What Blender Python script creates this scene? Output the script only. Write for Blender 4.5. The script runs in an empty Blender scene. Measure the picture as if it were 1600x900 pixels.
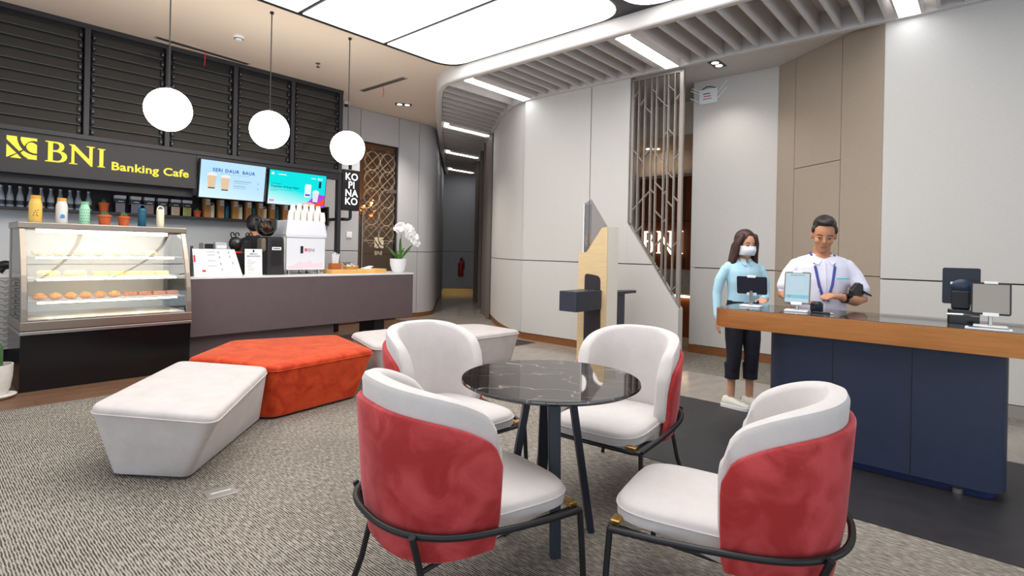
import bpy, bmesh, math, random
from mathutils import Vector, Matrix, Euler

# ------------------------------------------------------------------ camera
F_PX, CAM_H, HOR, ROLL = 850.0, 1.36, 392.0, math.radians(1.2)
scene = bpy.context.scene
COL = scene.collection
cam_d = bpy.data.cameras.new('camera')
cam = bpy.data.objects.new('camera', cam_d)
COL.objects.link(cam)
cam_d.sensor_width = 36.0
cam_d.lens = F_PX / 1600.0 * 36.0
cam_d.shift_y = (HOR - 450.0) / 1600.0
cam_d.clip_start, cam_d.clip_end = 0.05, 200
cam.location = (0, 0, CAM_H)
cam.rotation_euler = (math.pi / 2, -ROLL, 0)
scene.camera = cam

# ------------------------------------------------------------------ daylight, exposure
world = bpy.data.worlds.new('world')
scene.world = world
world.use_nodes = True
wbg = world.node_tree.nodes['Background']
wbg.inputs['Color'].default_value = (0.74, 0.87, 1.0, 1)
wbg.inputs['Strength'].default_value = 1.7
scene.view_settings.view_transform = 'Standard'
scene.view_settings.look = 'None'
scene.view_settings.gamma = 1.0
scene.view_settings.exposure = 0.12
scene.view_settings.use_curve_mapping = False
scene.cycles.max_bounces = 7
scene.cycles.diffuse_bounces = 4
scene.cycles.glossy_bounces = 4
scene.cycles.transmission_bounces = 6
scene.cycles.transparent_max_bounces = 12
scene.cycles.sample_clamp_indirect = 6.0
scene.cycles.caustics_reflective = False
scene.cycles.caustics_refractive = False
scene.cycles.use_denoising = True

# ------------------------------------------------------------------ frames of reference
# building frame: u runs along the cafe wall (away from the camera), w to its left
CU, SU = 0.661, 0.750
ANG = math.atan2(SU, CU)
RZ = Matrix.Rotation(ANG, 4, 'Z')
CAMM = Euler((math.pi / 2, -ROLL, 0)).to_matrix()

def U(u, w, z=0.0):
    return RZ @ Vector((u, w, z))

def ray(px, py):
    return CAMM @ Vector(((px - 800) / F_PX, -(py - HOR) / F_PX, -1.0))

def toB(p):
    return RZ.inverted() @ p

def at_z(px, py, z=0.0):
    d = ray(px, py); t = (z - CAM_H) / d.z
    return toB(Vector((0, 0, CAM_H)) + d * t)

def at_w(px, py, w):
    d = toB(ray(px, py)); t = w / d.y
    p = d * t; p.z += CAM_H; return p

def at_u(px, py, u):
    d = toB(ray(px, py)); t = u / d.x
    p = d * t; p.z += CAM_H; return p

def at_d(px, py, dist):
    d = ray(px, py); t = dist / d.y
    return toB(Vector((0, 0, CAM_H)) + d * t)

random.seed(7)

# ------------------------------------------------------------------ materials
MATS = {}
def lin(c):
    return tuple((x / 12.92 if x <= 0.04045 else ((x + 0.055) / 1.055) ** 2.4) for x in c)
def rgb(r, g, b):
    return lin((r / 255, g / 255, b / 255))

def mat(name, col, rough=0.5, metal=0.0, var=0.0, vscale=6.0, bump=0.0, bscale=80.0,
        emit=None, estr=1.0, trans=0.0, ior=1.45, alpha=1.0, sheen=0.0, spec=0.5, coat=0.0, col2=None,
        stretch=None):
    if name in MATS:
        return MATS[name]
    m = bpy.data.materials.new(name); m.use_nodes = True
    nt = m.node_tree; b = nt.nodes['Principled BSDF']
    b.inputs['Base Color'].default_value = (*col, 1)
    b.inputs['Roughness'].default_value = rough
    b.inputs['Metallic'].default_value = metal
    b.inputs['Specular IOR Level'].default_value = spec
    b.inputs['IOR'].default_value = ior
    if trans: b.inputs['Transmission Weight'].default_value = trans
    if alpha < 1: b.inputs['Alpha'].default_value = alpha
    if sheen:
        b.inputs['Sheen Weight'].default_value = sheen
        b.inputs['Sheen Roughness'].default_value = 0.4
    if coat: b.inputs['Coat Weight'].default_value = coat
    if emit is not None:
        b.inputs['Emission Color'].default_value = (*emit, 1)
        b.inputs['Emission Strength'].default_value = estr
    tc = None
    if var or bump or col2:
        tc = nt.nodes.new('ShaderNodeTexCoord')
        src = tc.outputs['Object']
        if stretch:
            mp = nt.nodes.new('ShaderNodeMapping'); mp.inputs['Scale'].default_value = stretch
            nt.links.new(src, mp.inputs['Vector']); src = mp.outputs['Vector']
    if var or col2:
        n = nt.nodes.new('ShaderNodeTexNoise'); n.inputs['Scale'].default_value = vscale
        n.inputs['Detail'].default_value = 5; n.inputs['Roughness'].default_value = 0.6
        nt.links.new(src, n.inputs['Vector'])
        r = nt.nodes.new('ShaderNodeValToRGB')
        c2 = col2 if col2 else tuple(min(1, x * (1 + var)) for x in col)
        c1 = col if col2 else tuple(x * (1 - var) for x in col)
        r.color_ramp.elements[0].position = 0.35; r.color_ramp.elements[0].color = (*c1, 1)
        r.color_ramp.elements[1].position = 0.65; r.color_ramp.elements[1].color = (*c2, 1)
        nt.links.new(n.outputs['Fac'], r.inputs['Fac'])
        nt.links.new(r.outputs['Color'], b.inputs['Base Color'])
    if bump:
        n2 = nt.nodes.new('ShaderNodeTexNoise'); n2.inputs['Scale'].default_value = bscale
        n2.inputs['Detail'].default_value = 3
        nt.links.new(src, n2.inputs['Vector'])
        bp = nt.nodes.new('ShaderNodeBump'); bp.inputs['Strength'].default_value = bump
        bp.inputs['Distance'].default_value = 0.01
        nt.links.new(n2.outputs['Fac'], bp.inputs['Height'])
        nt.links.new(bp.outputs['Normal'], b.inputs['Normal'])
    MATS[name] = m
    return m

def glow(name, col, strength):
    if name in MATS: return MATS[name]
    m = bpy.data.materials.new(name); m.use_nodes = True
    nt = m.node_tree
    for n in list(nt.nodes): nt.nodes.remove(n)
    e = nt.nodes.new('ShaderNodeEmission'); o = nt.nodes.new('ShaderNodeOutputMaterial')
    e.inputs['Color'].default_value = (*col, 1); e.inputs['Strength'].default_value = strength
    nt.links.new(e.outputs[0], o.inputs[0])
    MATS[name] = m
    return m

def glass(name, tint, fac=0.12, rough=0.0, dark=None):
    """thin architectural glass: mostly see-through tint with a mirror share"""
    if name in MATS: return MATS[name]
    m = bpy.data.materials.new(name); m.use_nodes = True
    nt = m.node_tree
    for n in list(nt.nodes): nt.nodes.remove(n)
    o = nt.nodes.new('ShaderNodeOutputMaterial')
    t = nt.nodes.new('ShaderNodeBsdfTransparent'); t.inputs[0].default_value = (*tint, 1)
    g = nt.nodes.new('ShaderNodeBsdfGlossy'); g.inputs['Roughness'].default_value = rough
    fr = nt.nodes.new('ShaderNodeFresnel'); fr.inputs['IOR'].default_value = 1.5
    ad = nt.nodes.new('ShaderNodeMath'); ad.operation = 'ADD'; ad.use_clamp = True
    ad.inputs[1].default_value = fac
    nt.links.new(fr.outputs[0], ad.inputs[0])
    mx = nt.nodes.new('ShaderNodeMixShader')
    nt.links.new(ad.outputs[0], mx.inputs[0]); nt.links.new(t.outputs[0], mx.inputs[1]); nt.links.new(g.outputs[0], mx.inputs[2])
    nt.links.new(mx.outputs[0], o.inputs[0])
    MATS[name] = m
    return m

# ------------------------------------------------------------------ mesh builder
class MB:
    def __init__(self):
        self.v = []; self.f = []; self.mi = []
        self.cur = 0
    def add(self, vs, fs):
        o = len(self.v)
        self.v += [tuple(p) for p in vs]
        self.f += [tuple(i + o for i in f) for f in fs]
        self.mi += [self.cur] * len(fs)
        return self
    def box(self, x0, x1, y0, y1, z0, z1, M=None):
        vs = [Vector(p) for p in ((x0,y0,z0),(x1,y0,z0),(x1,y1,z0),(x0,y1,z0),(x0,y0,z1),(x1,y0,z1),(x1,y1,z1),(x0,y1,z1))]
        if M: vs = [M @ p for p in vs]
        return self.add(vs, [(0,3,2,1),(4,5,6,7),(0,1,5,4),(1,2,6,5),(2,3,7,6),(3,0,4,7)])
    def cbox(self, c, s, M=None):
        return self.box(c[0]-s[0]/2, c[0]+s[0]/2, c[1]-s[1]/2, c[1]+s[1]/2, c[2]-s[2]/2, c[2]+s[2]/2, M)
    def loft(self, rings, closed=True, cap0=True, cap1=True):
        n = len(rings[0]); vs = [p for r in rings for p in r]; fs = []
        m = n if closed else n - 1
        for i in range(len(rings) - 1):
            for j in range(m):
                k = (j + 1) % n
                fs.append((i*n+j, i*n+k, (i+1)*n+k, (i+1)*n+j))
        if closed and cap0: fs.append(tuple(reversed(range(n))))
        if closed and cap1: fs.append(tuple(range((len(rings)-1)*n, len(rings)*n)))
        return self.add(vs, fs)
    def prism(self, poly, a, b, axis='z'):
        """poly of 2D points extruded between a and b; axis z: (x,y), axis y: (x,z), axis x: (y,z)"""
        def P(p, h):
            return (p[0], p[1], h) if axis == 'z' else ((p[0], h, p[1]) if axis == 'y' else (h, p[0], p[1]))
        n = len(poly)
        area = sum(poly[i][0]*poly[(i+1)%n][1]-poly[(i+1)%n][0]*poly[i][1] for i in range(n))
        flip = (area < 0) != (axis == 'y')
        if flip: poly = list(reversed(poly))
        return self.loft([[P(p, a) for p in poly], [P(p, b) for p in poly]])
    def cyl(self, p0, p1, r0, r1=None, n=12):
        return self.tube([p0, p1], r0, n, radii=[r0, r0 if r1 is None else r1])
    def tube(self, pts, r, n=8, radii=None, closed=False):
        pts = [Vector(p) for p in pts]; rings = []
        k = len(pts)
        prev = None
        for i, p in enumerate(pts):
            if closed: t = pts[(i+1) % k] - pts[i-1]
            elif i == 0: t = pts[1] - pts[0]
            elif i == k-1: t = pts[-1] - pts[-2]
            else: t = (pts[i+1]-p).normalized() + (p-pts[i-1]).normalized()
            t.normalize()
            if prev is None:
                a = Vector((0,0,1)) if abs(t.z) < 0.9 else Vector((1,0,0))
                x = t.cross(a).normalized()
            else:
                x = (prev - t * prev.dot(t)).normalized()
            prev = x; y = t.cross(x)
            rr = radii[i] if radii else r
            rings.append([p + (x*math.cos(q)+y*math.sin(q))*rr for q in [2*math.pi*j/n for j in range(n)]])
        if closed:
            rings.append(rings[0]); return self.loft(rings, cap0=False, cap1=False)
        return self.loft(rings)
    def lathe(self, prof, c=(0,0,0), n=20):
        rings = [[(c[0]+r*math.cos(2*math.pi*j/n), c[1]+r*math.sin(2*math.pi*j/n), c[2]+z) for j in range(n)] for r, z in prof]
        return self.loft(rings)
    def ell(self, c, s, n=14, m=9, M=None):
        rings = []
        for i in range(m):
            a = -math.pi/2 + math.pi*(i+0.06)/(m-1+0.12)
            rings.append([Vector((s[0]*math.cos(a)*math.cos(2*math.pi*j/n), s[1]*math.cos(a)*math.sin(2*math.pi*j/n), s[2]*math.sin(a))) for j in range(n)])
        C = Vector(c)
        rings = [[(M @ p if M else p) + C for p in r] for r in rings]
        return self.loft(rings)
    def quad(self, a, b, c, d):
        return self.add([a,b,c,d], [(0,1,2,3)])
    def mesh(self, name, mats, bevel=0.0, seg=2, smooth=False, weld=False):
        me = bpy.data.meshes.new(name)
        me.from_pydata(self.v, [], self.f)
        if not isinstance(mats, (list, tuple)): mats = [mats]
        for m in mats: me.materials.append(m)
        me.polygons.foreach_set('material_index', self.mi)
        if bevel or weld:
            bm = bmesh.new(); bm.from_mesh(me)
            if weld: bmesh.ops.remove_doubles(bm, verts=bm.verts, dist=1e-5)
            if bevel:
                es = [e for e in bm.edges if len(e.link_faces) == 2 and e.calc_face_angle(0) > 0.5]
                bmesh.ops.bevel(bm, geom=es, offset=bevel, segments=seg, profile=0.5, affect='EDGES', clamp_overlap=True)
            bm.to_mesh(me); bm.free()
        if smooth:
            me.polygons.foreach_set('use_smooth', [True]*len(me.polygons))
            try: me.set_sharp_from_angle(angle=math.radians(42))
            except Exception: pass
        me.update()
        return me
    def build(self, name, mats, parent=None, bevel=0.0, seg=2, smooth=False, weld=False):
        o = bpy.data.objects.new(name, self.mesh(name, mats, bevel, seg, smooth, weld))
        COL.objects.link(o)
        if parent is not None: o.parent = parent
        return o

def tag(o, label, cat, group=None):
    o['label'] = label; o['category'] = cat
    if group: o['group'] = group
    return o

def thing(name, label, cat, loc, rot=0.0, group=None, world_pos=False):
    """an Empty at the thing's base, in the building frame unless world_pos"""
    o = bpy.data.objects.new(name, None); COL.objects.link(o)
    o.empty_display_size = 0.1
    o.location = Vector(loc) if world_pos else U(*loc)
    o.rotation_euler = (0, 0, rot if world_pos else ANG + rot)
    return tag(o, label, cat, group)

def one(mb, name, mats, label, cat, loc, rot=0.0, group=None, **kw):
    """a thing that is a single mesh"""
    o = mb.build(name, mats, None, **kw)
    o.location = U(*loc); o.rotation_euler = (0, 0, ANG + rot)
    return tag(o, label, cat, group)

def struct(mb, name, mats, parent=None, **kw):
    o = mb.build(name, mats, parent, **kw)
    if parent is None:
        o['kind'] = 'structure'
        o.rotation_euler = (0, 0, ANG)
    return o

def child_copy(src, parent, loc=None, rot=None, scale=None, name=None):
    c = src.copy(); COL.objects.link(c); c.parent = parent
    if name: c.name = name
    if loc is not None: c.location = loc
    if rot is not None: c.rotation_euler = rot
    if scale is not None: c.scale = scale
    return c

def copy_tree(root, loc, rot=0.0, label=None, group=None):
    r = root.copy(); COL.objects.link(r)
    r.location = U(*loc); r.rotation_euler = (0, 0, ANG + rot)
    if label: r['label'] = label
    if group: r['group'] = group
    for ch in list(root.children):
        c = ch.copy(); COL.objects.link(c); c.parent = r
        for g in list(ch.children):
            d = g.copy(); COL.objects.link(d); d.parent = c
    return r

def text_mesh(s, size, extrude=0.0, align='LEFT', bold=0.0, spacing=1.0):
    cu = bpy.data.curves.new('lettering', 'FONT')
    cu.body = s; cu.size = size; cu.extrude = extrude; cu.align_x = align; cu.offset = bold
    cu.space_character = spacing; cu.resolution_u = 3
    o = bpy.data.objects.new('lettering', cu); COL.objects.link(o)
    dg = bpy.context.evaluated_depsgraph_get()
    me = bpy.data.meshes.new_from_object(o.evaluated_get(dg))
    bpy.data.objects.remove(o); bpy.data.curves.remove(cu)
    return me

def text(s, size, m, parent, loc, rot, name='lettering', **kw):
    """flat lettering: local x to the right, y up, facing +z before rot"""
    me = text_mesh(s, size, **kw); me.materials.clear(); me.materials.append(m)
    o = bpy.data.objects.new(name, me); COL.objects.link(o)
    o.parent = parent; o.location = loc; o.rotation_euler = rot
    return o
FACE_ROOM = (math.pi/2, 0, 0)          # lettering on a plane w = const, read from the room (from -y)

def arc(c, r, a0, a1, n):
    return [(c[0]+r*math.cos(a0+(a1-a0)*i/n), c[1]+r*math.sin(a0+(a1-a0)*i/n)) for i in range(n+1)]

def rrect(x0, x1, y0, y1, r, n=5):
    return (arc((x1-r,y0+r),r,-math.pi/2,0,n)+arc((x1-r,y1-r),r,0,math.pi/2,n)
            +arc((x0+r,y1-r),r,math.pi/2,math.pi,n)+arc((x0+r,y0+r),r,math.pi,1.5*math.pi,n))
# ================================================================== materials of the shell
def carpet_mat(name, c1, c2, period=0.0112, along='y'):
    m = bpy.data.materials.new(name); m.use_nodes = True; nt = m.node_tree; b = nt.nodes['Principled BSDF']
    b.inputs['Roughness'].default_value = 0.95; b.inputs['Specular IOR Level'].default_value = 0.1
    tc = nt.nodes.new('ShaderNodeTexCoord')
    dn = nt.nodes.new('ShaderNodeTexNoise'); dn.inputs['Scale'].default_value = 26; dn.inputs['Detail'].default_value = 2
    nt.links.new(tc.outputs['Object'], dn.inputs['Vector'])
    mix = nt.nodes.new('ShaderNodeMix'); mix.data_type = 'VECTOR'; mix.inputs['Factor'].default_value = 0.008
    nt.links.new(tc.outputs['Object'], mix.inputs[4]); nt.links.new(dn.outputs['Color'], mix.inputs[5])
    wv = nt.nodes.new('ShaderNodeTexWave'); wv.wave_type = 'BANDS'; wv.bands_direction = 'X' if along == 'y' else 'Y'
    wv.inputs['Scale'].default_value = 0.314 / period; wv.inputs['Distortion'].default_value = 0.6
    wv.inputs['Detail'].default_value = 2; wv.inputs['Detail Scale'].default_value = 2.0
    nt.links.new(mix.outputs[1], wv.inputs['Vector'])
    # yarn dashes along the ribs
    mp = nt.nodes.new('ShaderNodeMapping'); mp.inputs['Scale'].default_value = (110, 22, 1) if along == 'y' else (22, 110, 1)
    nt.links.new(tc.outputs['Object'], mp.inputs['Vector'])
    n1 = nt.nodes.new('ShaderNodeTexNoise'); n1.inputs['Scale'].default_value = 1.0; n1.inputs['Detail'].default_value = 3
    nt.links.new(mp.outputs[0], n1.inputs['Vector'])
    n2 = nt.nodes.new('ShaderNodeTexNoise'); n2.inputs['Scale'].default_value = 1.6; n2.inputs['Detail'].default_value = 4
    nt.links.new(tc.outputs['Object'], n2.inputs['Vector'])
    mul = nt.nodes.new('ShaderNodeMath'); mul.operation = 'MULTIPLY_ADD'
    nt.links.new(n1.outputs['Fac'], mul.inputs[0]); mul.inputs[1].default_value = 2.2; mul.inputs[2].default_value = -0.95
    add = nt.nodes.new('ShaderNodeMath'); add.operation = 'ADD'
    pw = nt.nodes.new('ShaderNodeMath'); pw.operation = 'POWER'; pw.inputs[1].default_value = 2.2
    nt.links.new(wv.outputs['Fac'], pw.inputs[0]); nt.links.new(pw.outputs[0], add.inputs[0]); nt.links.new(mul.outputs[0], add.inputs[1])
    ad2 = nt.nodes.new('ShaderNodeMath'); ad2.operation = 'MULTIPLY_ADD'
    nt.links.new(n2.outputs['Fac'], ad2.inputs[0]); ad2.inputs[1].default_value = 0.5; nt.links.new(add.outputs[0], ad2.inputs[2])
    r = nt.nodes.new('ShaderNodeValToRGB')
    r.color_ramp.elements[0].position = 0.35; r.color_ramp.elements[0].color = (*c1, 1)
    r.color_ramp.elements[1].position = 1.15; r.color_ramp.elements[1].color = (*c2, 1)
    nt.links.new(ad2.outputs[0], r.inputs['Fac']); nt.links.new(r.outputs['Color'], b.inputs['Base Color'])
    bp = nt.nodes.new('ShaderNodeBump'); bp.inputs['Strength'].default_value = 0.5; bp.inputs['Distance'].default_value = 0.004
    nt.links.new(add.outputs[0], bp.inputs['Height']); nt.links.new(bp.outputs['Normal'], b.inputs['Normal'])
    return m

M_CARPET = carpet_mat('grey ribbed carpet', rgb(74, 68, 62), rgb(170, 162, 152))
M_WOODF = mat('brown plank floor', rgb(112, 82, 62), 0.45, var=0.22, vscale=5, stretch=(0.6, 9, 1), bump=0.08, bscale=30)
M_STONE = mat('beige grey stone tile', rgb(158, 148, 138), 0.16, var=0.10, vscale=3.0, stretch=(1, 3, 1))
M_DARKF = mat('charcoal vinyl floor', rgb(44, 42, 46), 0.5, var=0.15, vscale=8)
M_SUB = mat('screed', rgb(70, 66, 62), 0.9)
M_WALL = mat('ivory woven wallcover', rgb(206, 201, 196), 0.85, var=0.035, vscale=30, stretch=(1, 1, 14), bump=0.05, bscale=220)
M_GREYW = mat('grey wall laminate', rgb(184, 182, 184), 0.6, var=0.03, vscale=20, stretch=(1, 1, 10))
M_TAUPE = mat('taupe woven wallcover', rgb(170, 154, 138), 0.85, var=0.05, vscale=30, stretch=(1, 1, 14), bump=0.05, bscale=220)
M_CREAMW = mat('kitchen wall paint', rgb(206, 206, 208), 0.7)
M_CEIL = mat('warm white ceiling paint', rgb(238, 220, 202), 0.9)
M_BULK = mat('pale soffit paint', rgb(208, 203, 200), 0.8)
M_JOINT = mat('dark joint', rgb(58, 48, 46), 0.8)
M_BASEB = mat('brown wood baseboard', rgb(136, 86, 48), 0.45, var=0.12, vscale=6, stretch=(1, 1, 12))
M_BRASS = mat('brushed brass', rgb(200, 158, 92), 0.32, metal=1.0)
M_BLACK = mat('black powder coat', rgb(26, 25, 28), 0.42)
M_BLACKG = mat('black gloss', rgb(16, 15, 17), 0.12)
M_DKFRAME = mat('charcoal frame', rgb(48, 46, 50), 0.45)
M_LED = glow('light box diffuser', (1.0, 0.985, 0.96), 3.6)
M_LEDS = glow('soffit light diffuser', (0.93, 0.97, 1.0), 7.5)
M_WHITE = mat('white plastic', rgb(238, 238, 240), 0.35)
M_STEEL = mat('brushed steel', rgb(178, 174, 168), 0.3, metal=1.0)

CZ, SZ = 3.88, 3.68            # main ceiling, slatted soffit

# ================================================================== floors
mb = MB(); mb.box(-5, 16, -6, 17, -0.15, -0.03)
floor = struct(mb, 'floor', M_SUB)
mb = MB(); mb.box(-5, 5.02, -6, 5.88, -0.03, 0.0)
# cut-out for the dark strip is done by two slabs
mb = MB(); mb.box(-5, 3.33, -6, 5.88, -0.03, 0.0); mb.box(3.33, 5.02, 2.42, 5.88, -0.03, 0.0)
struct(mb, 'floor_carpet', M_CARPET)
mb = MB(); mb.box(3.33, 5.02, -6, 2.42, -0.03, 0.003)
struct(mb, 'floor_dark', M_DARKF)
mb = MB(); mb.box(6.15, 7.35, -6, 2.95, -0.03, 0.001)
struct(mb, 'floor_carpet_back', M_CARPET)
# plank strip in front of the cafe
fw = MB(); fw.box(-5, 6.4, 5.88, 8.6, -0.03, -0.012); fw = struct(fw, 'floor_wood', M_WOODF)
for k in range(13):
    y0 = 5.885 + k * 0.18
    off = (k * 0.57) % 1.4
    x = -2.0 - off
    while x < 6.4:
        m2 = MB(); m2.box(max(x, -3) + 0.001, min(x + 1.4, 6.4) - 0.001, y0, y0 + 0.177, -0.02, 0.0)
        m2.build('plank', M_WOODF, fw, bevel=0.001, seg=1)
        x += 1.4
# stone tiles beyond the carpet
fs = MB(); fs.box(5.02, 15.5, -6, 16, -0.031, -0.013); fs = struct(fs, 'floor_stone', M_JOINT)
for i in range(9):
    for j in range(14):
        x0 = 5.025 + i * 1.13; y0 = -2.12 + j * 1.2
        x1 = x0 + 1.125; y1 = y0 + 1.195
        if y1 > 5.88 and x1 < 6.41: continue
        if y1 > 5.88 and x0 < 6.41: x0 = 6.41
        m2 = MB(); m2.box(x0, x1, y0, y1, -0.02, 0.0)
        m2.build('floor_tile', M_STONE, fs, bevel=0.0012, seg=1)

# ================================================================== ceiling
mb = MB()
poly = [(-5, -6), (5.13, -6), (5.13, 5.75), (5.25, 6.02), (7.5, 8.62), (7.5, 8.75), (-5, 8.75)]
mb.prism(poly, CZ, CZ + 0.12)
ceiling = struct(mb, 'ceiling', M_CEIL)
mb = MB(); mb.box(5.2, 15.5, -6, 16, SZ + 0.24, SZ + 0.34)
struct(mb, 'ceiling_soffit_backing', M_BULK)
mb = MB(); mb.box(6.47, 9.6, 0.6, 5.2, 3.76, 3.80)
struct(mb, 'ceiling_niche', M_BULK)

# bulkhead rim and slats
def subdiv(P, n):
    """resample polyline to n+1 points by arc length"""
    L = [0]
    for a, b in zip(P, P[1:]): L.append(L[-1] + math.hypot(b[0]-a[0], b[1]-a[1]))
    out = []
    for k in range(n + 1):
        s = L[-1] * k / n
        i = max(j for j in range(len(P) - 1) if L[j] <= s + 1e-9)
        t = (s - L[i]) / (L[i+1] - L[i])
        out.append((P[i][0] + (P[i+1][0]-P[i][0]) * t, P[i][1] + (P[i+1][1]-P[i][1]) * t))
    return out
def smoothp(P, k=2):
    for _ in range(k):
        Q = [P[0]]
        for a, b in zip(P, P[1:]):
            Q += [(a[0]*.75+b[0]*.25, a[1]*.75+b[1]*.25), (a[0]*.25+b[0]*.75, a[1]*.25+b[1]*.75)]
        Q.append(P[-1]); P = Q
    return P
LRIM = smoothp([(5.14, -6), (5.14, 5.2), (5.14, 5.85), (5.55, 6.40), (6.7, 7.70), (7.47, 8.55), (8.67, 9.85), (10.6, 11.9), (13.0, 14.4)], 3)
RRIM = smoothp([(6.43, -6), (6.43, 4.9), (6.43, 5.40), (6.60, 5.85), (7.05, 6.52), (7.49, 7.05), (8.05, 7.72), (9.9, 9.9), (12.0, 12.2), (14.0, 14.4)], 3)
def offset(P, d):
    out = []
    for i, p in enumerate(P):
        a = P[max(i-1, 0)]; b = P[min(i+1, len(P)-1)]
        tx, ty = b[0]-a[0], b[1]-a[1]; L = math.hypot(tx, ty) or 1
        out.append((p[0] - ty/L*d, p[1] + tx/L*d))
    return out
def ribbon(P, Q, z0, z1):
    m = MB()
    m.loft([[(p[0], p[1], z0), (q[0], q[1], z0), (q[0], q[1], z1), (p[0], p[1], z1)] for p, q in zip(P, Q)])
    return m
rim = struct(ribbon(LRIM, offset(LRIM, 0.10), SZ, CZ + 0.05), 'ceiling_bulkhead', M_BULK, bevel=0.03, seg=3)
rim2 = struct(ribbon(RRIM, offset(RRIM, 0.06), SZ, SZ + 0.25), 'ceiling_edge', M_BULK)
# slats: straight part then fanning into the corridor
def wall_tail(P, w):
    for a, b in zip(P, P[1:]):
        if a[1] <= w <= b[1] and b[1] > a[1]:
            t = (w-a[1])/(b[1]-a[1]); return (a[0]+(b[0]-a[0])*t, w)
slat_pairs = []
w = -2.2
light_w = [5.40, 3.02, 0.62]
while w < 5.28:
    if all(abs(w - lw) > 0.10 for lw in light_w):
        slat_pairs.append(((5.14, w), (6.43, w)))
    w += 0.2
Lc = [p for p in LRIM if p[1] >= 5.28]; Rc = [p for p in RRIM if p[1] >= 5.0]
Lc = [(5.14, 5.28)] + Lc; Rc = [(6.43, 5.28)] + [p for p in RRIM if p[1] > 5.28]
NSL = 44
Ls, Rs = subdiv(Lc, NSL), subdiv(Rc, NSL)
corr_lights = tuple(min(range(NSL), key=lambda k: abs(Ls[k][1] - ww)) for ww in (7.72, 9.81, 11.87))
for k in range(1, NSL):
    if k in corr_lights or k == 1: continue
    slat_pairs.append((Ls[k], Rs[k]))
for (a, b) in slat_pairs:
    m2 = MB(); dx, dy = b[0]-a[0], b[1]-a[1]; L = math.hypot(dx, dy)
    nx, ny = -dy/L*0.014, dx/L*0.014
    P = [(a[0]-nx, a[1]-ny), (b[0]-nx, b[1]-ny), (b[0]+nx, b[1]+ny), (a[0]+nx, a[1]+ny)]
    m2.prism(P, SZ + 0.015, SZ + 0.24)
    m2.build('slat', M_BULK, rim)

# ================================================================== walls
def panel_u(name, poly_wz, u, m, parent, th=0.03):
    mb = MB(); mb.prism(poly_wz, u, u + th, axis='x'); return mb.build(name, m, parent, bevel=0.003, seg=1)
def panel_w(name, poly_uz, w, m, parent, th=0.03):
    mb = MB(); mb.prism(poly_uz, w, w + th, axis='y'); return mb.build(name, m, parent, bevel=0.003, seg=1)
G = 0.006
def R(a, b, c, d): return [(a+G, c+G), (b-G, c+G), (b-G, d-G), (a+G, d-G)]

# right wall, left of the lattice screen (dark core shows in the joints)
mb = MB()
mb.prism([(3.63, 0.05), (5.44, 0.05), (5.44, SZ + 0.06), (3.63, SZ + 0.06)], 6.462, 6.56, axis='x')
mb.prism([(2.93, 0.05), (3.63, 0.05), (3.63, 1.74), (3.61, 1.71), (2.93, 0.68)], 6.462, 6.56, axis='x')
wall_r = struct(mb, 'wall_right', M_JOINT)
panel_u('wall_panel', R(4.24, 5.44, 1.22, SZ + 0.05), 6.43, M_WALL, wall_r)
panel_u('wall_panel', R(4.24, 5.44, 0.10, 1.22), 6.43, M_WALL, wall_r)
panel_u('wall_panel', R(3.63, 4.24, 1.22, SZ + 0.05), 6.43, M_WALL, wall_r)
panel_u('wall_panel', [(4.24-G, 0.10), (4.24-G, 1.22-G), (3.265, 1.22-G), (2.90, 0.68), (2.90, 0.10)], 6.43, M_WALL, wall_r, 0.13)
panel_u('wall_panel', [(3.63+G, 1.22+G), (3.63+G, 1.76), (3.27, 1.22+G)], 6.43, M_WALL, wall_r, 0.13)
# rounded end turning into the corridor
Rw = [p for p in RRIM if p[1] >= 5.45 and p[0] < 7.9]
Rw = [(6.43, 5.45)] + Rw
for z0, z1 in ((0.10, 1.22), (1.22, SZ + 0.05)):
    mb = MB(); Q = offset(Rw, -0.05)
    mb.loft([[(p[0], p[1], z0+G), (q[0], q[1], z0+G), (q[0], q[1], z1-G), (p[0], p[1], z1-G)] for p, q in zip(Rw, Q)])
    mb.build('curved_panel', M_WALL, wall_r, smooth=True)
mb = MB(); P1 = offset(Rw, -0.02); Q = offset(Rw, -0.06)
mb.loft([[(p[0], p[1], 0.0), (q[0], q[1], 0.0), (q[0], q[1], SZ), (p[0], p[1], SZ)] for p, q in zip(P1, Q)])
mb.build('curved_core', M_JOINT, wall_r)
mb = MB(); P1 = [(6.44, 2.9)] + offset(Rw, 0.0); Q = [(p[0]+0.05, p[1]-0.01) for p in P1]
P1 = [(p[0]+0.012, p[1]) for p in P1]
mb.loft([[(p[0], p[1], 0.0), (q[0], q[1], 0.0), (q[0], q[1], 0.10), (p[0], p[1], 0.10)] for p, q in zip(P1, Q)])
struct(mb, 'baseboard_right', M_BASEB)
# corridor right side: dark door frames
Rt = [p for p in RRIM if p[0] >= 7.75]
mb = MB(); P1 = offset(Rt, -0.02); Q = offset(Rt, -0.14)
mb.loft([[(p[0], p[1], 0.0), (q[0], q[1], 0.0), (q[0], q[1], SZ), (p[0], p[1], SZ)] for p, q in zip(P1, Q)])
wall_c = struct(mb, 'wall_corridor_right', mat('corridor dark laminate', rgb(158, 146, 138), 0.3))
for k in (0, 3, 5, 8, 12):
    if k < len(Rt):
        p = Rt[k]; m2 = MB(); m2.box(p[0]-0.05, p[0]+0.05, p[1]-0.02, p[1]+0.08, 0, SZ)
        m2.build('door_frame_post', mat('corridor bronze post', rgb(104, 94, 88), .35), wall_c, bevel=0.004)
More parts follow.
